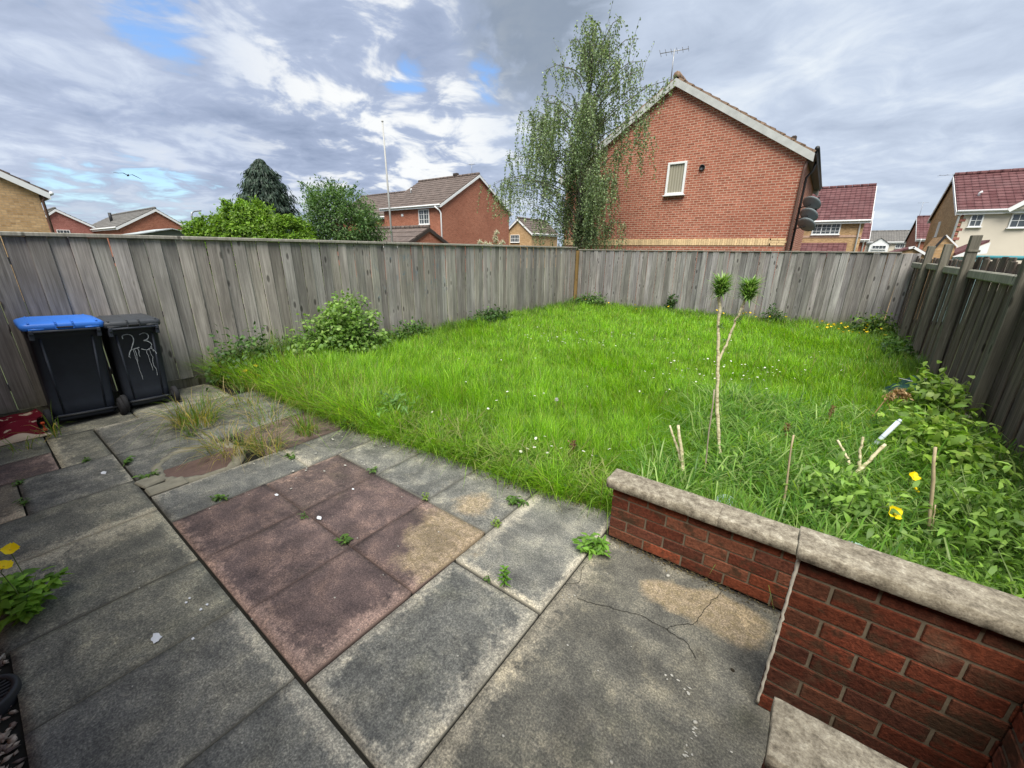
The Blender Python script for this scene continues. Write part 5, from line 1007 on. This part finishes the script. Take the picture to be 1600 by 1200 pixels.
# big red brick house right behind the far fence
hA = gable_house('big red brick gable house right behind the far fence, one small window', -9.15, -1.05, 16, 25.0, 4.62, 7.16, 'y', M_BRICK_RED, M_TILE_MOSS, oh=0.12, ov=0.22, barge=M_GREYBARGE, rows=15, bw=0.19, gutter_sides=(0,))
# soldier course of buff bricks
mb = MB(); x = -9.15
while x < -1.55:
    g = rd.uniform(.85, 1.12); mb.tint = (0.68*g, 0.50*g, 0.28*g); mb.box((x+.0375, 15.994, 2.095), (0.068, 0.03, 0.215), None, .003); x += .075
for k in range(3):
    for q in range(2): g = rd.uniform(.85, 1.12); mb.tint = (0.68*g, 0.50*g, 0.28*g); mb.box((-1.44+q*.225+(.05 if k == 1 else 0), 15.994, 2.02+k*.075), (.215, .03, .066), None, .003)
m_, t = new_mat('buff_brick'); finish(t, t.mix(1.0, attr(t, 'Tint'), t.ramp(t.noise(objc(t), 25, 4), [(0.3, (.8, .8, .8)), (.7, (1.1, 1.1, 1.1))]), 'MULTIPLY'), .9)
reparent(mb.build('brick_band', m_, None, attrs=True), hA)
window(hA, '-y', (-4.74, 15.985, 4.20), 0.64, 1.04, 1, 1, M_BLIND, 0.07, True, False)
mb = MB(); rot = Matrix.Rotation(R(90), 3, 'X'); mb.lathe([(0.0, 0.0), (.065, 0.0), (.065, .03), (.09, .035), (.09, 0), (.09, -.05)], (-3.92, 15.98, 4.47), 20, rot); reparent(mb.build('flue', M_DARK), hA)
pipe(hA, [(-0.99, 15.97, 4.35), (-1.02, 15.95, 4.1), (-1.03, 15.95, 2.4), (-1.03, 15.95, 0)], .04, M_BROWNPIPE)
mb = MB(); mb.tube([(-0.80, 15.9, 4.66), (-0.80, 25, 4.66)], .065, 8); mb.box((-0.90, 20.5, 4.56), (.26, 9.1, .03)); mb.box((-0.80, 20.5, 4.60), (.03, 9.1, .2)); reparent(mb.build('gutter', M_DARK), hA)
pipe(hA, [(-0.82, 17.4, 4.6), (-0.86, 17.4, 4.3), (-1.0, 17.4, 4.1), (-1.0, 17.4, 0)], .035, M_DARK)
for k, (y, z) in enumerate(((17.16, 3.29), (16.99, 2.93), (16.85, 2.63))):
    ds = MB(); dr = Vector((0.35, 0.62, 0.70)).normalized(); rt = dr.to_track_quat('Z', 'Y').to_matrix(); x = -0.74
    ds.lathe([(0.0, -.022), (.12, -.016), (.22, .002), (.275, .018), (.28, .010), (.22, -.008), (.12, -.028), (0, -.034)], (x+.05, y, z), 26, rt)
    dd = reparent(ds.build('satellite_dish', M_DISH), hA)
    ds = MB(); c = Vector((x+.05, y, z)); ds.tube([c-dr*.06, Vector((-1.03, y+.1, z-.12))], .018, 6); ds.tube([c+rt@Vector((0, -.26, 0)), c+dr*.33+rt@Vector((0, -.10, 0))], .012, 6); ds.box(c+dr*.34+rt@Vector((0, -.09, 0)), (.05, .05, .08), None, .01)
    a = ds.build('dish_arm', M_DARK); a.parent = dd
aerial(hA, (-5.45, 16.4, 7.2), 1.05, 6, (0.97, 0.2, 0))
mb = MB(); mb.box((-1.45, 16.1, 5.02), (.14, .14, .16), None, .03); reparent(mb.build('vent_cap', M_TILE_BROWN), hA)
# red brick house with brown roof and lower wing, middle left
hB = gable_house('orange-red brick house with brown tiled roof and white gable boards, behind the white pole', -32.3, -25, 24.27, 33.1, 5.2, 7.75, 'x', M_BRICK_RED2, M_TILE_BROWN, oh=0.15, ov=0.3, rows=12)
window(hB, '-y', (-27.05, 24.25, 4.28), 1.25, 1.15, 2, 3, M_GLASS, .07)
pipe(hB, [(-25.35, 23.85, 4.98), (-25.1, 24.1, 4.7), (-25.02, 24.18, 4.5), (-25.02, 24.18, 0)], .055)
mb = MB(); mb.box((-29.8, 24.25, 4.52), (.28, .04, .2), None, .01); reparent(mb.build('alarm_box', M_WHITE), hB)
aerial(hB, (-25.8, 28.8, 7.8), .95, 5, (1, 0, 0), .6)
mb = MB(); mb.box((-27.6, 28.7, 8.05), (.5, .3, .22), None, .03); reparent(mb.build('ridge_vent', M_TILE_BROWN), hB)
pipe(hB, [(-31.0, 26.4, 6.3), (-31.0, 26.4, 6.75), (-30.85, 26.3, 6.85)], .07, M_WHITE, 'soil_pipe')
hB2 = gable_house('lower brown-roofed wing house left of the orange-red gable house', -46, -32.35, 27.2, 36.0, 4.9, 7.55, 'x', M_BRICK_RED2, M_TILE_BROWN, oh=0.2, ov=0.3, rows=12)
hG = gable_house('brown-tiled garage roof just over the fence in front of the orange-red house', -26.2, -20.4, 16.6, 20.6, 1.9, 2.98, 'x', M_BRICK_RED2, M_TILE_BROWN, oh=0.05, ov=0.2, barge=M_TILE_BROWN, rows=4, name='garage')
# far left group
hC = gable_house('buff brick gable house at the far left edge', -31, -22, -4.6, 2.42, 3.55, 5.6, 'x', M_BRICK_YEL, M_TILE_BROWN, oh=0.15, ov=0.25, barge=M_WHITE, rows=10)
pipe(hC, [(-21.9, 2.6, 3.4), (-21.95, 2.47, 3.2), (-21.95, 2.47, 0)], .04, M_BROWNPIPE)
hD = gable_house('distant pinkish red gable house next to the buff house', -72, -60, 5.4, 9.95, 3.45, 5.0, 'x', M_BRICK_PINK, M_TILE_GREY, oh=.15, ov=.25, rows=9, ridge_at=.43)
window(hD, '+x', (-59.98, 7.45, 2.85), .9, .7, 2, 2)
hE = gable_house('distant orange brick gable house with a grey-brown roof, left of the hedge', -66, -50, 9.7, 14.75, 3.38, 4.95, 'x', M_BRICK_RED2, M_TILE_GREY, oh=.15, ov=.25, rows=9, ridge_at=.55)
pipe(hE, [(-58, 10.8, 3.9), (-58, 10.8, 4.9)], .13, M_DARK, 'chimney_pipe')
hF = empty('garden_shed', (-34.5, 8.8, 0), 'low shed with a pale felt roof seen just over the left fence', 'shed')
mb = MB(); mb.prism([(-36.5, 7.3, 0), (-36.5, 10.0, 0), (-36.5, 10.0, 2.45), (-36.5, 8.85, 2.78), (-36.5, 7.3, 2.45)], (3.4, 0, 0)); reparent(mb.build('wall', plain('green_grey_boards', (.14, .17, .13), .9, .2, 4)), hF)
mb = MB(); courses(mb, (-36.7, 7.1, 2.45), (-32.9, 7.1, 2.45), (-36.7, 8.85, 2.84), (-32.9, 8.85, 2.84), 2, .02); courses(mb, (-36.7, 10.3, 2.45), (-32.9, 10.3, 2.45), (-36.7, 8.85, 2.84), (-32.9, 8.85, 2.84), 2, .02); reparent(mb.build('roof', plain('pale_felt', (.40, .44, .44), .9, .12, 3)), hF)
# right hand group
hH = gable_house('buff brick house with red tiled roof, beside the satellite dishes', -7, 1.72, 38, 46, 4.05, 6.45, 'x', M_BRICK_YEL, M_TILE_RED, oh=.28, ov=.3, rows=13)
window(hH, '-y', (-0.33, 37.98, 3.52), 1.62, .95, 3, 4, M_GLASS, .07)
mb = MB(); mb.box((-2.6, 37.985, 2.93), (8.6, .04, .15)); reparent(mb.build('brick_band', M_BRICK_RED), hH)
pipe(hH, [(1.35, 37.62, 3.95), (1.5, 37.9, 3.7), (1.58, 37.92, 0)], .05)
mb = MB(); courses(mb, (-5, 36.7, 1.9), (1.05, 36.7, 1.9), (-5, 37.97, 2.5), (1.05, 37.97, 2.5), 4); mb.box((-2, 37.3, 1.7), (6, 1.2, .3)); reparent(mb.build('porch_roof', M_TILE_RED, None, uv=True), hH)
hH2 = gable_house('red roofed brick house half hidden behind the buff brick house', 0.6, 2.75, 50, 58, 3.1, 5.6, 'x', M_BRICK_RED2, M_TILE_RED, oh=.12, ov=.3, rows=10)
pipe(hH2, [(2.55, 49.6, 3.0), (2.55, 49.9, 2.7), (2.55, 49.9, 0)], .06)
hI = gable_house('far white rendered house with grey roof seen above the far fence', 3.6, 10.2, 85, 93, 3.55, 5.1, 'x', M_RENDER, M_TILE_GREY, oh=.2, ov=.3, rows=8, name='white_house')
mb = MB(); mb.prism([(5.1, 84.0, 0), (7.3, 84.0, 0), (7.3, 84.0, 3.2), (6.2, 84.0, 4.05), (5.1, 84.0, 3.2)], (0, 3.5, 0)); reparent(mb.build('front_gable', M_WHITE), hI)
mb = MB(); courses(mb, (4.9, 83.9, 3.1), (4.9, 88.5, 3.1), (6.2, 83.9, 4.1), (6.2, 88.5, 4.1), 4); courses(mb, (7.5, 83.9, 3.1), (7.5, 88.5, 3.1), (6.2, 83.9, 4.1), (6.2, 88.5, 4.1), 4); reparent(mb.build('front_gable_roof', M_TILE_GREY, None, uv=True), hI)
window(hI, '-y', (6.2, 83.95, 2.75), 1.6, .55, 2, 1); window(hI, '-y', (8.6, 84.95, 2.95), 1.0, .6, 2, 1)
hJ = gable_house('red brick house with red roof and white downpipes, left of the cream house', 8.0, 13.0, 66, 74, 3.5, 5.9, 'x', M_BRICK_RED2, M_TILE_RED, oh=.15, ov=.3, rows=10)
for x in (8.25, 9.0): pipe(hJ, [(x, 65.6, 3.4), (x, 65.9, 3.1), (x, 65.9, 0)], .07)
aerial(hJ, (8.0, 70, 5.9), 1.7, 5, (1, 0, 0), .9)
hK = gable_house('cream rendered house with buff brick gable and red roof at the right edge', 5.45, 14, 34, 41.6, 4.12, 6.25, 'x', M_BRICK_YEL, M_TILE_RED, oh=.12, ov=.25, rows=13, name='rendered_house')
mb = MB(); mb.box((9.85, 33.985, 1.8), (8.32, .05, 4.5)); reparent(mb.build('render_front', M_RENDER), hK)
mb = MB()
for k in range(9): mb.box((5.6+(.07 if k % 2 else 0), 33.97, 1.9+k*.24), (.26 if k % 2 else .14, .05, .14), None, .01)
reparent(mb.build('quoin', M_BRICK_PINK, None, uv=True), hK)
window(hK, '-y', (6.2, 33.95, 3.55), .5, .66, 1, 2); window(hK, '-y', (7.75, 33.95, 3.5), .62, .72, 1, 2)
pipe(hK, [(5.6, 33.7, 4.05), (5.5, 33.92, 3.8), (5.5, 33.92, 0)], .05)
mb = MB(); mb.prism([(7.4, 33.6, 4.05), (9.0, 33.6, 5.3), (10.6, 33.6, 4.05)], (0, .35, 0)); reparent(mb.build('front_gable', M_RENDER), hK)
mb = MB(); courses(mb, (7.2, 33.5, 4.0), (7.2, 36.8, 4.0), (9.0, 33.5, 5.45), (9.0, 36.8, 5.45), 6); courses(mb, (10.8, 33.5, 4.0), (10.8, 36.8, 4.0), (9.0, 33.5, 5.45), (9.0, 36.8, 5.45), 6); reparent(mb.build('front_gable_roof', M_TILE_RED, None, uv=True), hK)
mb = MB(); mb.beam((7.15, 33.46, 3.98), (9.0, 33.46, 5.46), .03, .2); mb.beam((10.85, 33.46, 3.98), (9.0, 33.46, 5.46), .03, .2); reparent(mb.build('gable_board', M_WHITE), hK)
for x in (6.2,): pipe(hK, [(x, 35.2, 4.8), (x, 35.15, 5.05), (x+.08, 35.1, 5.1)], .06, M_WHITE, 'soil_pipe')
window(hK, '-x', (5.44, 38.2, 3.3), .35, .9, 1, 1, M_WHITE, .05)
aerial(hK, (5.3, 37.8, 6.1), .35, 5, (1, .1, 0), 1.3)
# sheds and porches right behind the right-hand corner
p1 = empty('garden_shed', (1.75, 14.3, 0), 'small shed with white gable boards behind the far right fence corner', 'shed')
mb = MB(); mb.prism([(1.35, 14.0, 0), (2.0, 14.0, 0), (2.0, 14.0, 1.72), (1.68, 14.0, 1.9), (1.35, 14.0, 1.78)], (0, 1.5, 0)); reparent(mb.build('wall', M_BRICK_YEL, None, uv=True), p1)
mb = MB(); mb.beam((1.66, 13.96, 1.925), (1.98, 13.96, 1.72), .03, .05); mb.beam((1.68, 13.96, 1.925), (1.58, 13.96, 1.90), .03, .05); reparent(mb.build('bargeboard', M_WHITE), p1)
mb = MB(); mb.prism([(1.3, 13.95, 1.80), (1.68, 13.95, 1.94), (2.03, 13.95, 1.74), (2.03, 13.95, 1.70), (1.68, 13.95, 1.9), (1.3, 13.95, 1.76)], (0, 1.6, 0)); reparent(mb.build('roof', M_TILE_RED, None, uv=True), p1)
p2 = empty('brick_outhouse', (2.5, 16.5, 0), 'narrow buff brick outhouse gable with one white verge, beyond the right fence posts', 'outhouse')
mb = MB(); mb.prism([(2.2, 16, 0), (2.72, 16, 0), (2.72, 16, 1.97), (2.46, 16, 2.22), (2.2, 16, 1.65)], (0, 1.6, 0)); reparent(mb.build('wall', M_BRICK_YEL, None, uv=True), p2)
mb = MB(); mb.beam((2.46, 15.97, 2.25), (2.75, 15.97, 1.96), .03, .03); reparent(mb.build('bargeboard', M_WHITE), p2)
mb = MB(); mb.beam((2.46, 15.975, 2.24), (2.2, 15.975, 1.65), .04, .05); reparent(mb.build('downpipe', M_DARK), p2)
p3 = empty('porch', (2.9, 16.4, 0), 'lean-to porch with dark red sloping roof and white fascia behind the tallest fence post', 'porch')
mb = MB(); mb.prism([(2.72, 15.8, 1.80), (3.25, 15.8, 2.13), (3.25, 15.8, 2.07), (2.72, 15.8, 1.73)], (0, 1.4, 0)); reparent(mb.build('roof', M_TILE_RED, None, uv=True), p3)
mb = MB(); mb.prism([(2.70, 15.76, 1.72), (3.27, 15.76, 2.06), (3.27, 15.76, 1.80), (2.70, 15.76, 1.70)], (0, .03, 0)); reparent(mb.build('fascia', M_WHITE), p3)
mb = MB(); mb.box((3.0, 16.5, .86), (.55, 1.2, 1.7)); reparent(mb.build('wall', plain('pale_teal_boards', (.34, .50, .50), .7, .1, 3)), p3)
p4 = empty('trampoline', (3.9, 15.5, 0), 'teal-edged trampoline rim just visible over the right fence', 'trampoline')
mb = MB(); mb.tube([(3.9+.95*math.cos(a), 15.5+.95*math.sin(a), 1.70) for a in np.linspace(0, 2*math.pi, 29)], .05, 8, False); reparent(mb.build('rim_pad', plain('teal_padding', (.06, .24, .27), .6, .15, 5)), p4)
for a in (.6, 2.2, 3.8, 5.4):
    mb = MB(); mb.tube([(3.9+.95*math.cos(a), 15.5+.95*math.sin(a), 1.70), (3.9+.97*math.cos(a), 15.5+.97*math.sin(a), 0)], .025, 6); reparent(mb.build('leg', M_METAL), p4)
# pole, street lamp, bird
po = MB(); po.tube([(-20.1, 15.5, 0), (-20.1, 15.5, 4.5), (-20.12, 15.5, 8.1)], [.06, .05, .038], 10); po.lathe([(0, .09), (.05, .07), (.06, .02), (.045, 0)], (-20.12, 15.5, 8.1), 10)
tag(po.build('flag_pole', M_POLE), 'tall bare white pole standing in front of the brown-roofed house', 'pole')
sl_ = empty('street_lamp', (-61.6, 18.7, 0), 'distant street lamp with bent head above the hedge', 'street lamp')
mb = MB(); mb.tube([(-61.6, 18.7, 0), (-61.6, 18.7, 5.2), (-61.6, 18.8, 5.6), (-61.6, 19.1, 5.8)], [.12, .10, .09, .08], 8); reparent(mb.build('column', M_METAL), sl_)
mb = MB(); mb.beam((-61.6, 19.1, 5.8), (-61.6, 19.8, 5.92), .3, .16, .04); reparent(mb.build('lamp_head', M_METAL), sl_)
bm_ = MB(); C0 = Vector((-57.3, 12.85, 8.45)); dx = Vector((0.2, 0.98, -.1)).normalized(); 
bm_.tube([C0+Vector((.28, .0, .08)), C0+Vector((.12, .02, .04)), C0, C0+Vector((-.18, 0, -.02)), C0+Vector((-.34, 0, -.03))], [.01, .055, .085, .06, .02], 8)
for sg in (-1, 1):
    w = [C0+dx*sg*.03, C0+dx*sg*.32+Vector((.06, 0, .13)), C0+dx*sg*.7+Vector((-.02, 0, .06 if sg < 0 else -.02)), C0+dx*sg*1.0+Vector((-.16, 0, .06 if sg < 0 else -.14))]; chd = [.16, .17, .11, .02]
    vs = []
    for p, c_ in zip(w, chd): vs += [p+Vector((c_*.6, 0, .015)), p+Vector((-c_*.6, 0, .01)), p+Vector((c_*.6, 0, -.015)), p+Vector((-c_*.6, 0, -.01))]
    fs = []
    for k in range(3): a = k*4; b = a+4; fs += [(a, a+1, b+1, b), (a+2, b+2, b+3, a+3), (a, b, b+2, a+2), (a+1, a+3, b+3, b+1)]
    bm_._add(vs, fs+[(12, 13, 15, 14)])
tag(bm_.build('bird', plain('dark_feathers', (.03, .03, .035), .8, .2, 9)), 'dark bird gliding in the cloudy sky at left', 'bird')
# ================================================================== TREES
def blob_tree(root, name, center, radii, ncl, nper, L, Wd, cols, mat, cl_r, seed, droop=.3, low=-0.6, out=0.75, q0=0.35, lv=.07):
    r = np.random.default_rng(seed); d = unit(r.normal(0, 1, (ncl, 3))); d = d[d[:, 2] > low]; q = r.uniform(q0, 1.0, len(d))**0.5
    lump = 1 + 0.16*np.sin(d[:, 0]*5+seed)*np.cos(d[:, 2]*6+seed*2) + r.normal(0, lv, len(d))
    c = np.array(center)+d*np.array(radii)*(q*lump)[:, None]
    g = r.normal(0, 1, (len(c), nper, 3))*cl_r; P = (c[:, None]+g).reshape(-1, 3)
    D = unit(np.repeat(d, nper, 0)*out + r.normal(0, .6, (len(P), 3)) + np.array([0, 0, -.15])); N = unit(r.normal(0, .6, (len(P), 3))+np.array([0, 0, 1.0])+np.repeat(d, nper, 0)*.5)
    clump = np.repeat(r.normal(1, .16, len(c)).clip(.6, 1.5), nper); n = len(P)
    V, gr, k = leaves_np(P, D, N, L*r.uniform(.65, 1.25, n), Wd*r.uniform(.7, 1.2, n), droop)
    cc = np.array(cols)[r.choice(len(cols), n)]*clump[:, None]*r.normal(1, .14, (n, 1)).clip(.5, 1.5)
    o = np_mesh(name, V, gr, mat, None, {'Col': np.repeat(cc, k, 0)}, True); return reparent(o, root)
def trunk(root, base, tip, r0, r1, limbs, mat=None, seed=1):
    r = random.Random(seed); base = Vector(base); tip = Vector(tip); mb = MB(); n = 7
    mb.tube([base.lerp(tip, k/n)+Vector((r.gauss(0, r0*.35), r.gauss(0, r0*.35), 0))*(1 if k else 0) for k in range(n+1)], [r0+(r1-r0)*k/n for k in range(n+1)], 9)
    for t0, end in limbs:
        a = base.lerp(tip, t0); e = Vector(end); m_ = a.lerp(e, .5)+Vector((0, 0, (e-a).length*.12)); mb.tube([a, m_, e], [r0*.42, r0*.28, r0*.10], 6)
    return reparent(mb.build('trunk', mat or M_BARK), root)
# weeping birch beyond the fence corner
tb = empty('birch_tree', (-7.25, 13.5, 0), 'tall weeping birch with airy drooping leaves beyond the fence corner', 'tree')
r = np.random.default_rng(21)
def half(z): return np.interp(z, [1.3, 2.0, 3.0, 4.2, 5.2, 6.0, 6.8, 7.6, 8.4], [1.3, 1.7, 2.35, 2.7, 2.75, 2.6, 2.15, 1.5, .45])
def cxz(z): return np.interp(z, [1.3, 3, 5, 6.5, 8.4], [-7.25, -7.35, -7.1, -6.75, -6.75])
mb = MB(); tp = [(-7.2, 13.6, 0), (-7.25, 13.55, 1.5), (-7.15, 13.5, 3.0), (-7.2, 13.45, 4.5), (-7.0, 13.4, 6.0), (-6.95, 13.4, 7.2), (-6.9, 13.35, 8.2)]
mb.tube(tp, [.085, .075, .06, .05, .035, .022, .01], 9)
TP = np.array(tp); hang = []; brl = []
for k in range(96):
    z0 = r.uniform(1.6, 7.4); b = np.array([np.interp(z0, TP[:, 2], TP[:, i]) for i in range(3)]); a = r.uniform(0, 2*np.pi); zt = min(z0+r.uniform(.5, 1.5), 8.25)
    reach = half(zt)*r.uniform(.12, 1.04); e = np.array([cxz(zt)+np.cos(a)*reach, 13.4+np.sin(a)*reach*.8, zt])
    m1 = b+(e-b)*.35+np.array([0, 0, .22]); m2 = b+(e-b)*.72+np.array([0, 0, .25]); mb.tube([b, m1, m2, e], [.028*(1-z0/11), .018, .011, .005], 5, False); brl.append((b, m1, m2, e))
    for q in range(22 if z0 < 5.4 else 11):
        s = r.uniform(.3, 1.0); p = m1+(m2-m1)*min(1, s/.7) if s < .7 else m2+(e-m2)*(s-.7)/.3
        hang.append((p+r.normal(0, .07, 3), s))
for k in range(5):
    b = np.array([-7.9, 13.4, 3.0+.25*k]); e = np.array([-10.2-.33*k, 13.2+.15*k, 4.0+.14*(k % 3)]); m1 = b+(e-b)*.35+np.array([0, 0, .35]); m2 = b+(e-b)*.72+np.array([0, 0, .3]); mb.tube([b, m1, m2, e], [.02, .014, .009, .004], 5, False)
    for q in range(7):
        s_ = r.uniform(.4, 1.0); hang.append((m2+(e-m2)*(s_-.4)/.6+r.normal(0, .08, 3), s_))
reparent(mb.build('trunk', M_BIRCHBARK), tb)
P = []; D = []; tw = MB()
for p, s in hang:
    Lh = r.uniform(.35, 1.5)*(1.0 if p[2] < 6.2 else .55)
    Lh = min(Lh, max(.3, p[2]-1.25)); nl = int(Lh/0.027); drift = r.normal(0, .10, 2); az0 = r.uniform(0, 6.28); sp = r.uniform(.05, .22)
    tt = np.linspace(0, 1, nl); xs = p[0]+np.cos(az0)*sp*(1-(1-tt)**2)+drift[0]*tt; ys = p[1]+np.sin(az0)*sp*(1-(1-tt)**2)+drift[1]*tt; zs = p[2]-Lh*tt**1.15
    pts = np.stack([xs, ys, zs], 1); tw.tube([pts[0], pts[nl//2], pts[-1]], [.005, .003, .0015], 3, False)
    P.append(pts+r.normal(0, .022, pts.shape)); D.append(unit(np.stack([r.normal(0, .8, nl), r.normal(0, .8, nl), r.normal(-.7, .5, nl)], 1)))
# thin upright leading shoots with sparse leaves
for k in range(18):
    a = r.uniform(0, 6.28); z = r.uniform(6.2, 7.4); b = np.array([cxz(z)+np.cos(a)*half(z)*.6, 13.4+np.sin(a)*half(z)*.5, z]); e = b+np.array([r.normal(.05, .22), r.normal(0, .2), r.uniform(.5, 1.1)])
    nl = 22; tt = np.linspace(0, 1, nl)[:, None]; pts = b+(e-b)*tt+np.array([np.cos(a)*.25, np.sin(a)*.2, 0])*tt**2; tw.tube([pts[0], pts[11], pts[-1]], [.008, .005, .002], 4, False)
    P.append(pts+r.normal(0, .04, pts.shape)); D.append(unit(r.normal(0, 1, (nl, 3))+np.array([0, 0, -.5])))
reparent(tw.build('twigs', M_BARK), tb)
P = np.concatenate(P); D = np.concatenate(D); n = len(P); N = rand_dir(n)
cc = pick_cols(n, [(.175, .25, .115), (.22, .30, .14), (.13, .195, .095), (.28, .36, .17)], .2)
V, g, k = leaves_np(P, D, N, r.uniform(.045, .072, n), r.uniform(.034, .05, n), .2)
reparent(np_mesh('crown', V, g, M_BIRCH, None, {'Col': np.repeat(cc, k, 0)}, True), tb)
# dark conifer
tcn = empty('conifer_tree', (-34.5, 15.4, 0), 'dark bluish conifer with drooping sprays rising behind the hedge', 'tree')
trunk(tcn, (-34.5, 15.4, 0), (-34.5, 15.4, 7.6), .16, .03, [])
n = 15000; z = 2.0+5.9*r.uniform(0, 1, n)**1.15; tt = (z-2.0)/5.9; lay = .88+.10*np.sin(z*8+np.sin(r.uniform(0, 1, n))*2)+.10*r.normal(0, 1, n); rad = np.interp(tt, [0, .35, .62, .85, 1], [2.15, 2.1, 1.75, 1.05, .12])*lay*np.sqrt(r.uniform(.25, 1, n)); a = r.uniform(0, 6.28, n); rad *= 1+.16*np.sin(a*5+z*3.1)*np.cos(z*2.3+a*2)
P = np.stack([-34.5+np.cos(a)*rad, 15.4+np.sin(a)*rad, z-.12*rad], 1); D = unit(np.stack([np.cos(a), np.sin(a), np.full(n, -.9)], 1)+r.normal(0, .3, (n, 3)))
V, g, k = leaves_np(P, D, unit(r.normal(0, .4, (n, 3))+np.array([0, 0, 1.])), r.uniform(.22, .42, n), r.uniform(.06, .11, n), .35)
reparent(np_mesh('crown', V, g, M_NEEDLE, None, {'Col': np.repeat(pick_cols(n, [(.030, .055, .035), (.042, .072, .045), (.022, .042, .03)], .2), k, 0)}, True), tcn)
# bright laurel hedge and dark round tree
hg = empty('hedge', (-18.6, 7.5, 0), 'rounded bright yellow-green hedge peeping over the left fence', 'hedge')
trunk(hg, (-18.6, 7.5, 0), (-18.6, 7.5, 2.2), .10, .04, [(.5, (-19.5, 6.8, 2.4)), (.5, (-17.7, 8.3, 2.4))], seed=3)
GRN = [(.14, .26, .03), (.18, .31, .035), (.10, .19, .025), (.22, .34, .05)]
blob_tree(hg, 'foliage', (-19.55, 6.75, 1.55), (1.1, 1.1, 1.35), 620, 36, .13, .06, GRN, M_LEAF, .07, 31, q0=.7, lv=.025)
blob_tree(hg, 'foliage', (-18.7, 7.5, 1.75), (1.35, 1.35, 1.6), 760, 36, .13, .06, GRN, M_LEAF, .07, 32, q0=.7, lv=.025)
blob_tree(hg, 'foliage', (-17.7, 8.45, 1.55), (1.2, 1.2, 1.45), 640, 36, .13, .06, GRN, M_LEAF, .07, 33, q0=.7, lv=.025)
dt = empty('broadleaf_tree', (-17.9, 11.0, 0), 'round dark green tree with loose top shoots right of the bright hedge', 'tree')
trunk(dt, (-17.9, 11.0, 0), (-17.9, 11.0, 3.4), .14, .05, [(.5, (-18.8, 10.6, 3.6)), (.6, (-17.1, 11.6, 3.5)), (.7, (-18.0, 11.2, 4.3))], seed=4)
DK = [(.07, .14, .040), (.09, .175, .05), (.05, .10, .03), (.13, .21, .07)]
blob_tree(dt, 'crown', (-17.8, 11.0, 2.75), (1.65, 1.55, 1.6), 420, 42, .15, .05, DK, M_LEAF, .16, 41)
r2 = np.random.default_rng(5); P = []
for k in range(16):
    a = r2.uniform(0, 6.28); b = np.array([-18.2+np.cos(a)*1.0, 10.8+np.sin(a)*1.0, 4.0]); e = b+np.array([r2.normal(0, .2), r2.normal(0, .2), r2.uniform(.2, .65)]); P.append(b+(e-b)*np.linspace(0, 1, 26)[:, None]+r2.normal(0, .05, (26, 3)))
P = np.concatenate(P); n = len(P); sh_ = reparent(leafobj('shoots', P, rand_dir(n)+np.array([0, 0, .5]), rand_dir(n), .13, .045, DK, M_LEAF), dt); sh_['kind'] = 'stuff'
# white flowering shrub and greenery in front of the small far house
fs_ = empty('flowering_shrub', (-9.45, 11.5, 0), 'pale cream flowering shrub tips over the fence left of the birch', 'shrub')
trunk(fs_, (-9.45, 11.5, 0), (-9.45, 11.5, 1.9), .03, .01, [(.7, (-9.75, 11.3, 1.95)), (.8, (-9.3, 11.6, 2.2)), (.8, (-9.1, 11.7, 1.95))], seed=6)
blob_tree(fs_, 'foliage', (-9.45, 11.5, 1.6), (.5, .5, .4), 40, 14, .08, .035, [(.12, .2, .05)], M_LEAF, .06, 51)
for p in ((-9.75, 11.25, 1.98), (-9.62, 11.4, 1.93), (-9.35, 11.6, 2.15), (-9.3, 11.62, 2.3), (-9.32, 11.6, 2.05), (-9.12, 11.72, 1.98), (-9.2, 11.66, 1.9), (-9.5, 11.5, 1.9)): blob_tree(fs_, 'blossom', p, (.06, .06, .06), 14, 6, .06, .03, [(.62, .60, .42), (.5, .52, .34)], M_PETAL, .025, 52)
hL = gable_house('small distant house with brown roof glimpsed between the brick gables', -29.6, -26.0, 38.5, 44, 3.6, 5.0, 'y', M_BRICK_YEL, M_TILE_BROWN, oh=.15, ov=.2, rows=6)
window(hL, '-y', (-28.2, 38.48, 3.0), 1.2, .8, 2, 2)
